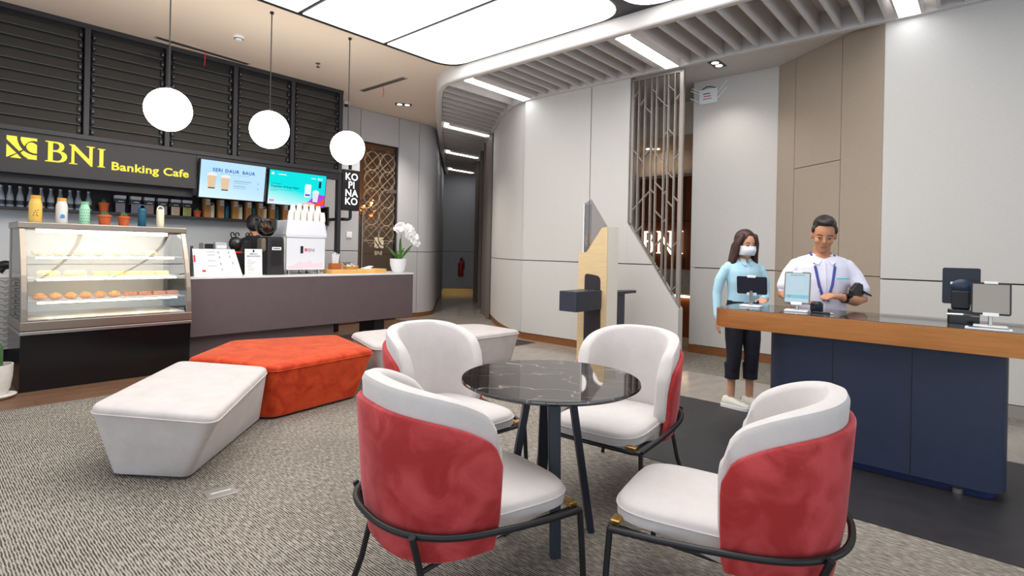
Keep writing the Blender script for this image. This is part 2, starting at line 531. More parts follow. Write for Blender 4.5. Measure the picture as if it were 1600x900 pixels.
# wall set back beside the passage, taupe return, right end wall
mb = MB(); mb.prism([(2.05, 0.05), (3.14, 0.05), (3.14, 3.78), (2.05, 3.78)], 7.38, 7.6, axis='x')
wall_n = struct(mb, 'wall_niche', M_JOINT)
panel_u('wall_panel', R(2.04, 3.16, 1.18, 3.77), 7.35, M_WALL, wall_n, 0.05)
panel_u('wall_panel', R(2.04, 3.16, 0.11, 1.18), 7.35, M_WALL, wall_n, 0.05)
mb = MB(); mb.box(7.356, 7.37, 2.04, 3.155, 0, 0.11); mb.build('baseboard_piece', M_BASEB, wall_n)
mb = MB(); mb.box(7.36, 9.4, 3.10, 3.155, 0, 3.78); mb.build('wall_return', M_WALL, wall_n)
TA, TB = Vector((7.35, 2.05, 0)), Vector((6.43, 0.82, 0))
td = (TB - TA); TL = td.length; td.normalize(); tn = Vector((-td.y, td.x, 0))
if tn.x > 0: tn = -tn
def tp(s, z, d=0.0):
    p = TA + td * s + tn * d; return (p.x, p.y, z)
def taupe_panel(s0, s1, z0, z1, m, name='wall_panel', d0=0.0, d1=-0.04):
    mb = MB(); mb.loft([[tp(s0, z0, d0), tp(s1, z0, d0), tp(s1, z1, d0), tp(s0, z1, d0)], [tp(s0, z0, d1), tp(s1, z0, d1), tp(s1, z1, d1), tp(s0, z1, d1)]])
    return mb
mb = taupe_panel(0, TL, 0, 3.8, None, d0=-0.03, d1=-0.12)
wall_t = struct(mb, 'wall_taupe', M_JOINT)
sj = []
for px in (1240, 1312):
    d = toB(ray(px, 300)); n = Vector((tn.x, tn.y)); 
    t = (TA.x*tn.x + TA.y*tn.y) / (d.x*tn.x + d.y*tn.y)
    sj.append((Vector((d.x*t, d.y*t, 0)) - TA).dot(td))
for (a, b, c, e) in ((0, sj[0], 0.11, 1.18), (0, sj[0], 1.18, 3.79), (sj[0], sj[1], 0.11, 1.18), (sj[0], sj[1], 1.18, 2.42),
                     (sj[0], sj[1], 2.42, 3.79), (sj[1], TL, 0.11, 1.18), (sj[1], TL, 1.18, 3.79)):
    g = 0.004
    taupe_panel(a+g, b-g, c+g, e-g, None).build('wall_panel', M_TAUPE, wall_t)
taupe_panel(0, TL, 0, 0.11, None, d0=-0.002, d1=-0.03).build('baseboard_piece', M_BASEB, wall_t)
mb = MB(); mb.box(6.462, 6.6, -6, 0.80, 0.02, 3.72)
wall_e = struct(mb, 'wall_right_end', M_JOINT)
panel_u('wall_panel', R(-2.4, 0.826, 1.16, SZ + 0.06), 6.43, M_WALL, wall_e, 0.04)
panel_u('wall_panel', R(-2.4, 0.826, 0.11, 1.16), 6.43, M_WALL, wall_e, 0.04)
panel_u('wall_panel', R(-6.0, -2.4, 1.16, SZ + 0.06), 6.43, M_WALL, wall_e, 0.04)
panel_u('wall_panel', R(-6.0, -2.4, 0.11, 1.16), 6.43, M_WALL, wall_e, 0.04)
mb = MB(); mb.box(6.434, 6.45, -6, 0.82, 0, 0.11); mb.build('baseboard_piece', mat('grey skirting', rgb(150, 142, 136), 0.5), wall_e)

# cafe wall (kitchen paint), grey panelled wall right of it, corridor left wall and end wall
mb = MB(); mb.box(-5, 4.84, 8.6, 8.75, 0, CZ + 0.05)
struct(mb, 'wall_left', M_CREAMW)
mb = MB(); mb.box(4.84, 5.55, 8.63, 8.75, 0, CZ + 0.05); mb.box(6.40, 6.92, 8.63, 8.75, 0, CZ + 0.05); mb.box(5.55, 6.40, 8.63, 8.75, 3.30, CZ + 0.05)
wall_g = struct(mb, 'wall_grey', M_JOINT)
for (a, b, c, d) in ((4.70, 5.10, 0.08, 1.30), (4.70, 5.10, 1.30, CZ), (5.10, 5.55, 0.08, 1.30), (5.10, 5.55, 1.30, CZ), (5.55, 6.40, 3.30, CZ),
                     (6.40, 6.90, 0.08, 1.30), (6.40, 6.90, 1.30, CZ)):
    panel_w('wall_panel', R(a, b, c, d), 8.60, M_GREYW, wall_g, 0.035)
Lw = smoothp([(6.905, 8.6), (7.12, 8.6), (7.42, 8.72), (7.75, 9.05), (8.75, 10.15), (10.7, 12.2), (12.5, 14.1)], 2)
for z0, z1 in ((0.08, 1.30), (1.30, CZ)):
    mb = MB(); Q = offset(Lw, 0.05)
    mb.loft([[(p[0], p[1], z0+G), (q[0], q[1], z0+G), (q[0], q[1], z1-G), (p[0], p[1], z1-G)] for p, q in zip(Lw, Q)])
    mb.build('curved_panel', M_GREYW, wall_g, smooth=True)
mb = MB(); P1 = offset(Lw, 0.03); Q = offset(Lw, 0.09)
mb.loft([[(p[0], p[1], 0), (q[0], q[1], 0), (q[0], q[1], CZ), (p[0], p[1], CZ)] for p, q in zip(P1, Q)])
mb.build('curved_core', M_JOINT, wall_g)
mb = MB(); P1 = [(4.84, 8.61), (5.54, 8.61)]; 
for P1 in ([(4.84, 8.61), (5.54, 8.61)], [(6.41, 8.61)] + offset(Lw, 0.01)):
    Q = [(p[0], p[1]+0.02) for p in P1]
    mb.loft([[(p[0], p[1], 0), (q[0], q[1], 0), (q[0], q[1], 0.08), (p[0], p[1], 0.08)] for p, q in zip(P1, Q)])
struct(mb, 'baseboard_grey', M_BASEB)
# corridor end wall
ce = Vector((11.7, 12.44, 0)); cd = Vector((1.1, -1.0, 0)).normalized(); cn = Vector((1.0, 1.1, 0)).normalized()
def endp(name, s0, s1, z0, z1, m, parent, d0=0.0, d1=0.05):
    a = ce + cd*s0; b = ce + cd*s1; mb = MB()
    mb.loft([[(p.x + cn.x*d, p.y + cn.y*d, z) for p, z in ((a, z0), (b, z0), (b, z1), (a, z1))] for d in (d0, d1)])
    return mb if parent is None else mb.build(name, m, parent)
wall_x = struct(endp('', -2.5, 2.5, 0, 3.9, None, None, 0.03, 0.1), 'wall_corridor_end', M_JOINT)
endp('wall_panel', -2.4, 2.4, 0.16, 1.30, M_GREYW, wall_x)
endp('wall_panel', -2.4, 2.4, 1.312, 3.85, M_GREYW, wall_x)
endp('brass_baseboard', -2.4, 2.4, 0.0, 0.15, M_BRASS, wall_x, -0.01, 0.05)

# near side of the room behind the camera stays open: full-height glazing posts
for k in range(6):
    mb = MB(); mb.box(-4.9, -4.8, -5.5 + k*2.6, -5.4 + k*2.6, 0, CZ)
    struct(mb, 'window_%d' % (k + 1), M_DKFRAME)

# ================================================================== ceiling light boxes
PU = [-0.43, 0.66, 1.75, 2.83, 3.92, 5.0]
def rounded_poly(pts, rad):
    """pts ccw list; rad per corner"""
    out = []; n = len(pts)
    for i in range(n):
        p = Vector(pts[i]); a = Vector(pts[i-1]); b = Vector(pts[(i+1) % n]); r = rad[i]
        if r <= 0: out.append(tuple(p)); continue
        da = (a-p).normalized(); db = (b-p).normalized()
        p0 = p + da*r; p1 = p + db*r
        for k in range(9):
            t = k/8; q = p0*(1-t)**2 + p*2*t*(1-t) + p1*t*t; out.append(tuple(q))
    return out
def light_box(w0, w1, label):
    t = thing('ceiling_light_box', label, 'ceiling light', (PU[0], w0, CZ))
    L = w1 - w0; W = PU[-1] - PU[0]
    mb = MB(); mb.prism([(-0.03, -0.06), (W + 0.07, -0.06), (W + 0.07, L + 0.06), (-0.03, L + 0.06)] if w0 < 2 else
                        rounded_poly([(-0.03, -0.06), (W + 0.08, -0.06), (W + 0.08, L + 0.08), (-0.03, L + 0.08)], [0, 0, 0.40, 0]), -0.02, 0.0)
    mb.build('frame', M_BLACK, t)
    for i in range(5):
        a = PU[i] - PU[0] + (0.028 if i else 0.0); b = PU[i+1] - PU[0] - (0.028 if i < 4 else 0.0)
        r = 0.36
        rad = [r if i == 0 else 0, r if i == 4 else 0, r if i == 4 else 0, r if i == 0 else 0]
        mb = MB(); mb.prism(rounded_poly([(a, 0), (b, 0), (b, L), (a, L)], rad), -0.028, -0.021)
        seen = i >= 3 if w0 > 2 else i == 4      # the picture shows the far panels; the fixture runs on past its top edge
        mb.build('light_panel' if seen else 'light_panel_offscreen', M_LED, t)
    return t
light_box(2.88, 5.58, 'white glowing ceiling light box with rounded corner above the round table')
light_box(0.06, 2.76, 'white glowing ceiling light box next to the slatted soffit above the counter desk')

# soffit lights
for lw, lab in zip(light_w, ('narrow light panel among the slats at the bend of the soffit', 'narrow light panel among the slats above the lattice screen',
                             'narrow light panel among the slats above the white wall right of the taupe wall')):
    t = thing('soffit_light', lab, 'ceiling light', (5.16, lw, SZ + 0.005), group='light panels set in the slatted soffit')
    mb = MB(); mb.box(0, 1.26, -0.105, -0.085, 0, 0.1); mb.box(0, 1.26, 0.085, 0.105, 0, 0.1); mb.build('frame', M_BULK, t)
    mb = MB(); mb.box(0, 1.26, -0.085, 0.085, 0.0, 0.02); mb.build('diffuser', M_LEDS, t)
for q, k in enumerate(corr_lights):
    a, b = Ls[k], Rs[k]
    dx, dy = b[0]-a[0], b[1]-a[1]; L = math.hypot(dx, dy)
    t = thing('soffit_light', ['first', 'second', 'third'][q] + ' narrow light panel in the corridor soffit counted from the bend', 'ceiling light', (a[0], a[1], SZ + 0.005), rot=math.atan2(dy, dx),
              group='light panels set in the slatted soffit')
    mb = MB(); mb.box(0.1, L-0.1, -0.075, 0.075, 0, 0.02); mb.build('diffuser', M_LEDS, t)
    mb = MB(); mb.box(0.1, L-0.1, -0.095, -0.075, 0, 0.1); mb.box(0.1, L-0.1, 0.075, 0.095, 0, 0.1); mb.build('frame', M_BULK, t)
# ================================================================== louvred glazing, sign, screens
M_LOUV = mat('dark louvre glass', rgb(50, 50, 50), 0.05, spec=0.7)
M_LEDGE = mat('louvre glass edge', rgb(98, 104, 102), 0.3)
M_CLIP = mat('black louvre clip', rgb(14, 13, 15), 0.5)
M_SIGN = mat('charcoal sign face', rgb(58, 54, 56), 0.55, var=0.05, vscale=4)
M_YEL = glow('yellow sign letters', rgb(255, 238, 90), 1.05)
MU = [0.60, 1.445, 2.268, 3.09, 3.915, 4.715]
ZL0, ZL1 = 2.57, CZ
mb = MB(); mb.box(0.55, 4.72, 8.02, 8.06, ZL0 - 0.05, CZ)
struct(mb, 'wall_louvre_backing', mat('dark void board', rgb(30, 28, 28), 0.7))
fr = MB(); fr.box(0.55, 4.745, 7.865, 7.96, CZ - 0.055, CZ); fr = struct(fr, 'window_louvre_frame', M_DKFRAME)
FRO = Vector((0, 7.9, 0))
for k, u in enumerate(MU):
    m2 = MB(); hw = 0.028 if k < 5 else 0.03
    m2.box(u-hw, u+hw, -0.03, 0.06, ZL0 if k < 5 else 0.0, CZ); m2.build('mullion' if k < 5 else 'corner_post', M_DKFRAME, fr, bevel=0.004).location = FRO
m2 = MB(); m2.box(0.55, 4.745, -0.045, 0.06, ZL0 - 0.03, ZL0 + 0.025); m2.build('sill_rail', M_DKFRAME, fr, bevel=0.004).location = FRO
m2 = MB(); m2.box(2.62, 4.745, -0.02, 0.06, 2.44, ZL0 - 0.03); m2.build('screen_beam', M_DKFRAME, fr, bevel=0.004).location = FRO
NB = 10
pit = (ZL1 - 0.06 - ZL0 - 0.03) / NB
names = ('left of the first pendant globe over the cafe sign logo', 'over the letters of the cafe sign', 'directly behind the first pendant globe', 'behind the second pendant globe', 'next to the corner post above the right screen')
for k in range(5):
    a, b = MU[k] + 0.03, MU[k+1] - 0.03
    t = thing('louvre_window', 'dark glass louvre window bay ' + names[k], 'louvre window', ((a+b)/2, 7.93, ZL0 + 0.03), group='louvre window bays')
    L = b - a - 0.05
    m2 = MB(); m2.cur = 0; m2.box(-L/2, L/2, -0.003, 0.003, -0.075, 0.085)
    m2.cur = 1; m2.box(-L/2, L/2, -0.0035, 0.0035, -0.080, -0.075)
    bl = m2.build('blade', [M_LOUV, M_LEDGE], t)
    for i in range(NB):
        z = pit * (i + 0.5)
        o = bl if i == 0 else child_copy(bl, t)
        o.location = (0, -0.01, z); o.rotation_euler = (math.radians(-14), 0, 0)
    for s in (-1, 1):
        m2 = MB(); m2.box(s*(L/2+0.004)-0.006, s*(L/2+0.004)+0.006, 0.0, 0.02, 0, pit*NB)
        for i in range(NB):
            z = pit*(i+0.5)
            m2.box(s*(L/2-0.008)-0.016, s*(L/2-0.008)+0.016, -0.045, -0.02, z-0.045, z+0.02)
        cr = m2.build('clip_rail', M_CLIP, t)
        m2 = MB()
        for i in range(NB): m2.ell((s*(L/2-0.008), -0.046, pit*(i+0.5)-0.02), (0.0045, 0.003, 0.0045), 6, 5)
        m2.build('rivet', M_WHITE, cr)

# ---- sign
def flat(contours, m, parent, loc, name, ext=0.004, rot=FACE_ROOM):
    cu = bpy.data.curves.new('outline', 'CURVE'); cu.dimensions = '2D'; cu.fill_mode = 'BOTH'; cu.extrude = ext
    for c in contours:
        sp = cu.splines.new('POLY'); sp.points.add(len(c) - 1)
        for i, p in enumerate(c): sp.points[i].co = (p[0], p[1], 0, 1)
        sp.use_cyclic_u = True
    o = bpy.data.objects.new('outline', cu); COL.objects.link(o)
    me = bpy.data.meshes.new_from_object(o.evaluated_get(bpy.context.evaluated_depsgraph_get()))
    bpy.data.objects.remove(o); bpy.data.curves.remove(cu)
    me.materials.clear(); me.materials.append(m)
    q = bpy.data.objects.new(name, me); COL.objects.link(q); q.parent = parent; q.location = loc; q.rotation_euler = rot
    return q
def sc(P, x, y, sx, sy): return [(x + p[0]*sx, y + p[1]*sy) for p in P]
LOGO = [[(0,1),(.33,1),(.35,.80),(.42,.58),(.52,.41),(.41,.33),(0,.82)], [(0,.61),(.32,.23),(0,0)], [(.12,0),(.34,.2),(.49,0)],
        [(.55,.37),(.46,.27),(.52,.17),(.59,.10),(.70,.03),(.67,0),(1,0),(1,.21),(.85,.215),(.72,.26),(.62,.32)],
        [(.46,1),(1,1),(1,.87),(.9,.885),(.8,.86),(.71,.80),(.64,.71),(.58,.59),(.50,.72),(.45,.88)],
        [(1,.70),(.93,.76),(.85,.80),(.77,.79),(.69,.73),(.64,.60),(.66,.48),(.72,.39),(.80,.33),(.9,.30),(1,.295)]]
SB = [[(0,0),(0,.04),(.09,.06),(.09,.94),(0,.96),(0,1),(.40,1),(.52,.97),(.60,.90),(.63,.78),(.60,.65),(.52,.56),(.62,.52),(.71,.42),(.73,.28),(.69,.14),(.60,.05),(.45,0)],
      [(.25,.93),(.36,.93),(.44,.88),(.47,.77),(.43,.65),(.36,.59),(.25,.58)], [(.25,.50),(.40,.50),(.51,.43),(.56,.29),(.52,.14),(.42,.07),(.25,.07)]]
SN = [[(0,1),(.20,1),(.78,.32),(.78,.94),(.66,.97),(.66,1),(1,1),(1,.97),(.91,.94),(.91,-.04),(.85,-.04),(.20,.73),(.20,.06),(.32,.03),(.32,0),(0,0),(0,.03),(.09,.06),(.09,.92),(0,.97)]]
SI = [[(0,0),(0,.03),(.10,.06),(.10,.94),(0,.97),(0,1),(.40,1),(.40,.97),(.30,.94),(.30,.06),(.40,.03),(.40,0)]]
sg = thing('cafe_sign', 'long charcoal fascia sign with yellow logo and lettering BNI Banking Cafe', 'sign', (0.5, 7.885, 2.09))
mb = MB(); mb.box(0, 2.122, 0, 0.16, 0, 0.455); mb.build('sign_board', M_SIGN, sg, bevel=0.004)
ox, oz = 0.5, 2.09
for P in LOGO: flat([sc(P, 0.771-ox, 2.248-oz, 0.247, 0.232)], M_YEL, sg, (0, -0.005, 0), 'logo_piece')
flat([sc(c, 1.088-ox, 2.246-oz, 0.262, 0.228) for c in SB], M_YEL, sg, (0, -0.005, 0), 'letter')
flat([sc(c, 1.296-ox, 2.246-oz, 0.236, 0.222) for c in SN], M_YEL, sg, (0, -0.005, 0), 'letter')
flat([sc(c, 1.558-ox, 2.242-oz, 0.185, 0.216) for c in SI], M_YEL, sg, (0, -0.005, 0), 'letter')
tx = text('Banking Cafe', 0.135, M_YEL, sg, (1.688-ox, -0.004, 2.228-oz), FACE_ROOM, bold=0.003, extrude=0.002, spacing=1.04)
wd = max(v.co.x for v in tx.data.vertices); tx.scale = (0.838/wd, 1, 1)
mb = MB(); mb.box(0.5, 2.63, 8.04, 8.10, 1.99, 2.12); sb = mb.build('sign_soffit', M_DKFRAME, None)
sb.rotation_euler = (0, 0, ANG); sb['kind'] = 'structure'; sb.name = 'trim_1'

# ---- menu screens, tilted towards the room
def gradient_screen(name, top, bot, strength):
    m = bpy.data.materials.new(name); m.use_nodes = True; nt = m.node_tree
    for n in list(nt.nodes): nt.nodes.remove(n)
    o = nt.nodes.new('ShaderNodeOutputMaterial'); e = nt.nodes.new('ShaderNodeEmission'); e.inputs['Strength'].default_value = strength
    tc = nt.nodes.new('ShaderNodeTexCoord'); sx = nt.nodes.new('ShaderNodeSeparateXYZ'); r = nt.nodes.new('ShaderNodeValToRGB')
    nt.links.new(tc.outputs['Generated'], sx.inputs[0])
    mu = nt.nodes.new('ShaderNodeMath'); mu.operation = 'MULTIPLY_ADD'; mu.inputs[1].default_value = 0.35
    nt.links.new(sx.outputs['X'], mu.inputs[0]); nt.links.new(sx.outputs['Z'], mu.inputs[2])
    nt.links.new(mu.outputs[0], r.inputs['Fac'])
    r.color_ramp.elements[0].position = 0.12; r.color_ramp.elements[0].color = (*bot, 1)
    r.color_ramp.elements[1].position = 0.62; r.color_ramp.elements[1].color = (*top, 1)
    nt.links.new(r.outputs[0], e.inputs[0]); nt.links.new(e.outputs[0], o.inputs[0])
    return m
M_S1 = gradient_screen('pale blue menu screen', rgb(186, 224, 246), rgb(214, 240, 252), 1.0)
M_S2 = gradient_screen('turquoise promo screen', rgb(20, 226, 226), rgb(205, 244, 246), 1.0)
E = lambda n, r_, g_, b_, s=1.0: glow('screen ' + n, rgb(r_, g_, b_), s)
def screen(label, u0, u1, z0, z1, m):
    W, H = u1-u0, z1-z0
    t = thing('menu_screen', label, 'screen', ((u0+u1)/2, 7.86, z0 - 0.01), group='menu screens above the back shelf')
    t.rotation_euler = (math.radians(9), 0, ANG)   # leans forward
    t.rotation_euler = (Matrix.Rotation(ANG, 3, 'Z') @ Matrix.Rotation(math.radians(8), 3, 'X')).to_euler()
    mb = MB(); mb.box(-W/2-0.012, W/2+0.012, 0.0, 0.05, -0.002, H + 0.022); mb.build('bezel', M_BLACK, t, bevel=0.004)
    mb = MB(); mb.box(-W/2, W/2, -0.002, 0.001, 0.01, H + 0.01); mb.build('display', m, t)
    mb = MB(); mb.box(-0.1, 0.1, 0.05, 0.16, H*0.3, H*0.8); mb.build('wall_bracket', M_BLACK, t)
    return t, W, H
s1, W, H = screen('pale blue menu screen reading SERI DAUR BAUR with two iced cups', 2.642, 3.49, 1.99, 2.485, M_S1)
def cupshape(par, x, z, w, h, cup, foam, dark):
    flat([[(x-w*.36, z), (x+w*.36, z), (x+w*.5, z+h*.8), (x-w*.5, z+h*.8)]], cup, par, (0, -0.004, 0), 'printed_cup', 0.0005)
    flat([[(x-w*.55, z+h*.78), (x+w*.55, z+h*.78), (x+w*.45, z+h*.92), (x, z+h), (x-w*.45, z+h*.92)]], foam, par, (0, -0.005, 0), 'printed_foam', 0.0005)
    flat([[(x-w*.36, z), (x+w*.36, z), (x+w*.38, z+h*.07), (x-w*.38, z+h*.07)]], dark, par, (0, -0.005, 0), 'printed_cup_base', 0.0005)
def bar(par, x0, x1, z0, z1, m, name='printed_line', y=-0.004):
    mb = MB(); mb.box(x0, x1, y, y+0.001, z0, z1); return mb.build(name, m, par)
for s_, x_ in (('SERI', -.215), ('DAUR', -.03), ('BAUR', .19)): text(s_, 0.062, E('blue ink', 40, 110, 190), s1, (x_, -0.005, H*0.74), FACE_ROOM, align='CENTER', bold=0.002, spacing=1.15)
bar(s1, -0.17, 0.20, H*0.685, H*0.695, E('grey ink', 150, 178, 200))
cupshape(s1, -W*0.33, H*0.27, 0.115, 0.22, E('latte', 226, 196, 160), E('foam', 236, 236, 236), E('coffee', 92, 74, 60))
cupshape(s1, -W*0.13, H*0.24, 0.115, 0.22, E('latte', 226, 196, 160), E('foam', 236, 236, 236), E('coffee', 92, 74, 60))
for k, (zz, wl) in enumerate(((0.52, 0.24), (0.47, 0.20), (0.38, 0.16), (0.33, 0.17))):
    bar(s1, 0.0, wl, H*zz, H*zz + (0.012 if k % 2 == 0 else 0.007), E('grey ink', 150, 178, 200))
for zz in (0.50, 0.35): bar(s1, 0.32, 0.345, H*zz, H*zz + 0.012, E('grey ink', 150, 178, 200))
s2, W, H = screen('turquoise promotion screen with phone and cup beside the corner post', 3.55, 4.43, 1.975, 2.465, M_S2)
flat([[(W*.12, .0+.012), (W*.5, .012), (W*.5, H*.40), (W*.40, H*.42), (W*.30, H*.36), (W*.22, H*.20)]], E('purple', 178, 70, 220), s2, (0, -0.003, 0), 'printed_wave', 0.0004)
flat([[(W*.02, .012), (W*.30, .012), (W*.34, H*.10), (W*.24, H*.15), (W*.12, H*.12)]], E('peach', 255, 190, 160), s2, (0, -0.0036, 0), 'printed_wave', 0.0004)
flat([[(W*.26, .012), (W*.40, .012), (W*.5, H*.14), (W*.5, H*.30), (W*.40, H*.18)]], E('orange', 244, 86, 36), s2, (0, -0.0042, 0), 'printed_wave', 0.0004)
flat([rrect(W*.12, W*.235, H*.30, H*.70, 0.012)], E('phone', 228, 244, 250), s2, (0, -0.0046, 0), 'printed_phone', 0.0004)
bar(s2, W*.135, W*.22, H*.34, H*.40, E('phone icon', 96, 88, 200), 'printed_icon', -0.0062)
cupshape(s2, W*.325, H*.14, 0.10, 0.20, E('milk', 224, 226, 232), E('foam', 236, 236, 236), E('coffee', 92, 74, 60))
text('Dapatkan di Kopi Nako', 0.045, E('dark teal ink', 14, 104, 116), s2, (-W*.47, -0.004, H*.52), FACE_ROOM, bold=0.0008)
bar(s2, -W*.47, -W*.30, H*.62, H*.64, E('teal line', 40, 160, 170)); bar(s2, -W*.47, -W*.10, H*.45, H*.46, E('teal line', 40, 160, 170)); bar(s2, -W*.47, -W*.36, H*.41, H*.42, E('teal line', 40, 160, 170))
text('BNI', 0.05, E('white ink', 245, 252, 252), s2, (W*.34, -0.004, H*.86), FACE_ROOM)
bar(s2, W*.22, W*.31, H*.885, H*.905, E('white ink', 245, 252, 252)); bar(s2, -W*.47, -W*.43, H*.89, H*.95, E('white ink', 245, 252, 252)); bar(s2, -W*.36, -W*.22, H*.90, H*.925, E('white ink', 245, 252, 252))
bar(s2, -W*.48, -W*.40, H*.10, H*.15, E('pink tag', 236, 120, 170))
bar(s2, W*.37, W*.415, H*.62, H*.82, E('navy tag', 20, 60, 90))

# ================================================================== back shelf and what stands on it
M_SHELF = mat('dark brown shelf board', rgb(40, 33, 34), 0.5)
mb = MB(); mb.box(0.5, 4.80, 8.33, 8.60, 1.715, 1.745); mb.box(0.5, 4.80, 8.57, 8.60, 1.745, 2.03); mb.box(0.5, 4.80, 8.33, 8.60, 2.03, 2.05)
mb.box(4.77, 4.80, 8.33, 8.60, 1.745, 2.03)
sh = one(MB(), 'wall_shelf', M_SHELF, 'long dark wall shelf box below the cafe sign and screens', 'shelf', (0, 0, 0))
bpy.data.objects.remove(sh)
sh = thing('wall_shelf', 'long dark wall shelf box below the cafe sign and screens', 'shelf', (0.5, 8.33, 1.715))
for n, b in (('bottom_board', (0, 4.3, 0, 0.27, 0, 0.03)), ('back_board', (0, 4.3, 0.24, 0.27, 0.03, 0.315)), ('top_board', (0, 4.3, 0.17, 0.27, 0.315, 0.335)), ('end_board', (4.27, 4.3, 0, 0.24, 0.03, 0.315))):
    mb = MB(); mb.box(*b); mb.build(n, M_SHELF, sh, bevel=0.002)
ZS = 1.745
M_CLEAR = mat('clear bottle glass', (0.62, 0.68, 0.74), 0.12, trans=0.55, ior=1.3)
M_LABELD = mat('dark bottle label', rgb(38, 44, 60), 0.5)
def wu(px, w, py=330): return at_w(px, py, w).x
# glass bottles
pr = [(0.0, 0), (0.033, 0), (0.0355, 0.01), (0.0355, 0.09), (0.031, 0.13), (0.019, 0.17), (0.014, 0.205), (0.016, 0.21), (0.016, 0.225), (0.0, 0.225)]
proto = None
for k, px in enumerate((1, 15, 31, 47, 64, 79, 94, 109, 122, 138)):
    loc = (wu(px, 8.43), 8.43, ZS)
    if proto is None:
        proto = thing('glass_bottle', 'clear glass milk bottle with dark printed band on the wall shelf', 'bottle', loc, group='clear glass bottles on the wall shelf')
        MB().lathe(pr, n=14).build('bottle_body', M_CLEAR, proto, smooth=True)
        MB().lathe([(0.036, 0.025), (0.036, 0.075)], n=14).build('printed_band', M_LABELD, proto, smooth=True)
        MB().lathe([(0, 0.226), (0.018, 0.226), (0.018, 0.24), (0, 0.24)], n=12).build('stopper', M_STEEL, proto, smooth=True)
    else: copy_tree(proto, loc)
# terracotta cactus pots
M_TERRA = mat('orange terracotta', rgb(196, 92, 48), 0.8, var=0.1, vscale=20)
M_CACT = mat('cactus green', rgb(70, 104, 62), 0.7, var=0.2, vscale=30)
M_SOIL = mat('dark soil', rgb(52, 40, 34), 0.95)
def cactus_pot(loc, r, h, hc, label, kind):
    t = thing('cactus_pot', label, 'potted cactus', loc)
    p = MB().lathe([(0, 0), (r*.78, 0), (r*.95, h*.8), (r*.95, h*.8), (r*1.05, h*.8), (r*1.05, h), (r*.92, h), (r*.88, h*.9), (0, h*.9)], n=18).build('pot', M_TERRA, t, smooth=True)
    MB().lathe([(0, h*.9), (r*.88, h*.91), (0, h*.93)], n=12).build('soil', M_SOIL, p)
    mb = MB()
    stems = ((0, 0, hc, r*.45),) if kind == 0 else ((-r*.3, 0, hc, r*.2), (r*.1, 0.01, hc*1.15, r*.22), (r*.4, 0, hc*.8, r*.2))
    for (x, y, hh, rr) in stems:
        n = 12; rings = []
        for i in range(8):
            q = i/7; rad = rr*(math.sin(math.pi*min(1, 0.18+q*0.85)))**0.6 + 0.001
            rings.append([(x+rad*(1+.13*(-1)**j)*math.cos(2*math.pi*j/n), y+rad*(1+.13*(-1)**j)*math.sin(2*math.pi*j/n), h*.85+hh*q) for j in range(n)])
        mb.loft(rings)
    mb.build('cactus', M_CACT, t, smooth=True)
    return t
cactus_pot((wu(162, 8.43), 8.43, ZS), 0.055, 0.115, 0.07, 'small round cactus in terracotta pot on the wall shelf beside the glass bottles', 0)
# storage jars
M_LID = mat('white jar lid', rgb(232, 230, 232), 0.4)
M_JGL = glass('jar glass', (0.96, 0.97, 0.98), 0.02)
M_JLAB = mat('black jar label', rgb(26, 24, 28), 0.5)
for k, (px, c, nm) in enumerate(((187, (92, 60, 74), 'dark red'), (211, (84, 60, 84), 'purple'), (232, (110, 66, 44), 'brown'), (253, (150, 132, 150), 'greyish lilac'), (273, (206, 176, 146), 'beige'), (291, (168, 164, 84), 'olive green'))):
    u = wu(px, 8.43)
    t = thing('storage_jar', 'clear jar of %s dry goods with white lid on the wall shelf' % nm, 'jar', (u, 8.43, ZS), group='storage jars on the wall shelf')
    mb = MB(); mb.prism(rrect(-.056, .056, -.05, .05, .014, 3), 0.001, 0.185); mb.build('jar_body', M_JGL, t)
    mb = MB(); mb.prism(rrect(-.052, .052, -.047, .047, .012, 3), 0.006, 0.120); mb.build('contents', mat('dry goods ' + nm, rgb(*c), 0.9, var=0.3, vscale=120), t)
    mb = MB(); mb.prism(rrect(-.060, .060, -.056, .054, .014, 3), 0.182, 0.222); mb.build('lid', M_LID, t, bevel=0.004)
    mb = MB(); mb.box(-.05, .05, -.052, -.0505, 0.122, 0.172); lb = mb.build('label_plate', M_JLAB, t)
    mb = MB(); mb.box(-.03, .03, -.0535, -.0525, 0.142, 0.150); mb.build('printed_line', M_LID, lb)
cactus_pot((wu(308, 8.43), 8.43, ZS), 0.05, 0.09, 0.05, 'tiny cactus in terracotta pot on the wall shelf between jars and boxes', 0)
# kraft boxes and tumblers alternating
M_KRAFT = mat('kraft cardboard', rgb(190, 132, 76), 0.85, var=0.06, vscale=12)
M_TEAL = mat('teal tumbler', rgb(26, 92, 112), 0.4); M_CREAM = mat('cream tumbler', rgb(232, 224, 194), 0.45)
def tumbler(loc, m, label, group=None, s=1.0):
    t = thing('tumbler', label, 'tumbler', loc, group=group)
    MB().lathe([(0, 0), (.034*s, 0), (.037*s, .006*s), (.037*s, .145*s), (.034*s, .16*s), (0, .16*s)], n=18).build('body', m, t, smooth=True)
    MB().lathe([(0, .16*s), (.037*s, .16*s), (.037*s, .185*s), (.03*s, .195*s), (0, .195*s)], n=18).build('lid', m, t, smooth=True)
    MB().tube([(.030*s*math.cos(a), 0, .19*s + .040*s*math.sin(a)) for a in [math.pi*i/8 for i in range(9)]], .006*s, 6).build('carry_loop', m, t, smooth=True)
    return t
kb = None; cr_p = te_p = None
spots = [(322, 'box'), (331, 'cream'), (344, 'box'), (354, 'teal'), (366, 'box'), (375, 'cream'), (387, 'box'), (396, 'teal'), (405, 'box'), (413, 'cream'), (424, 'box'), (432, 'teal'), (444, 'box')]
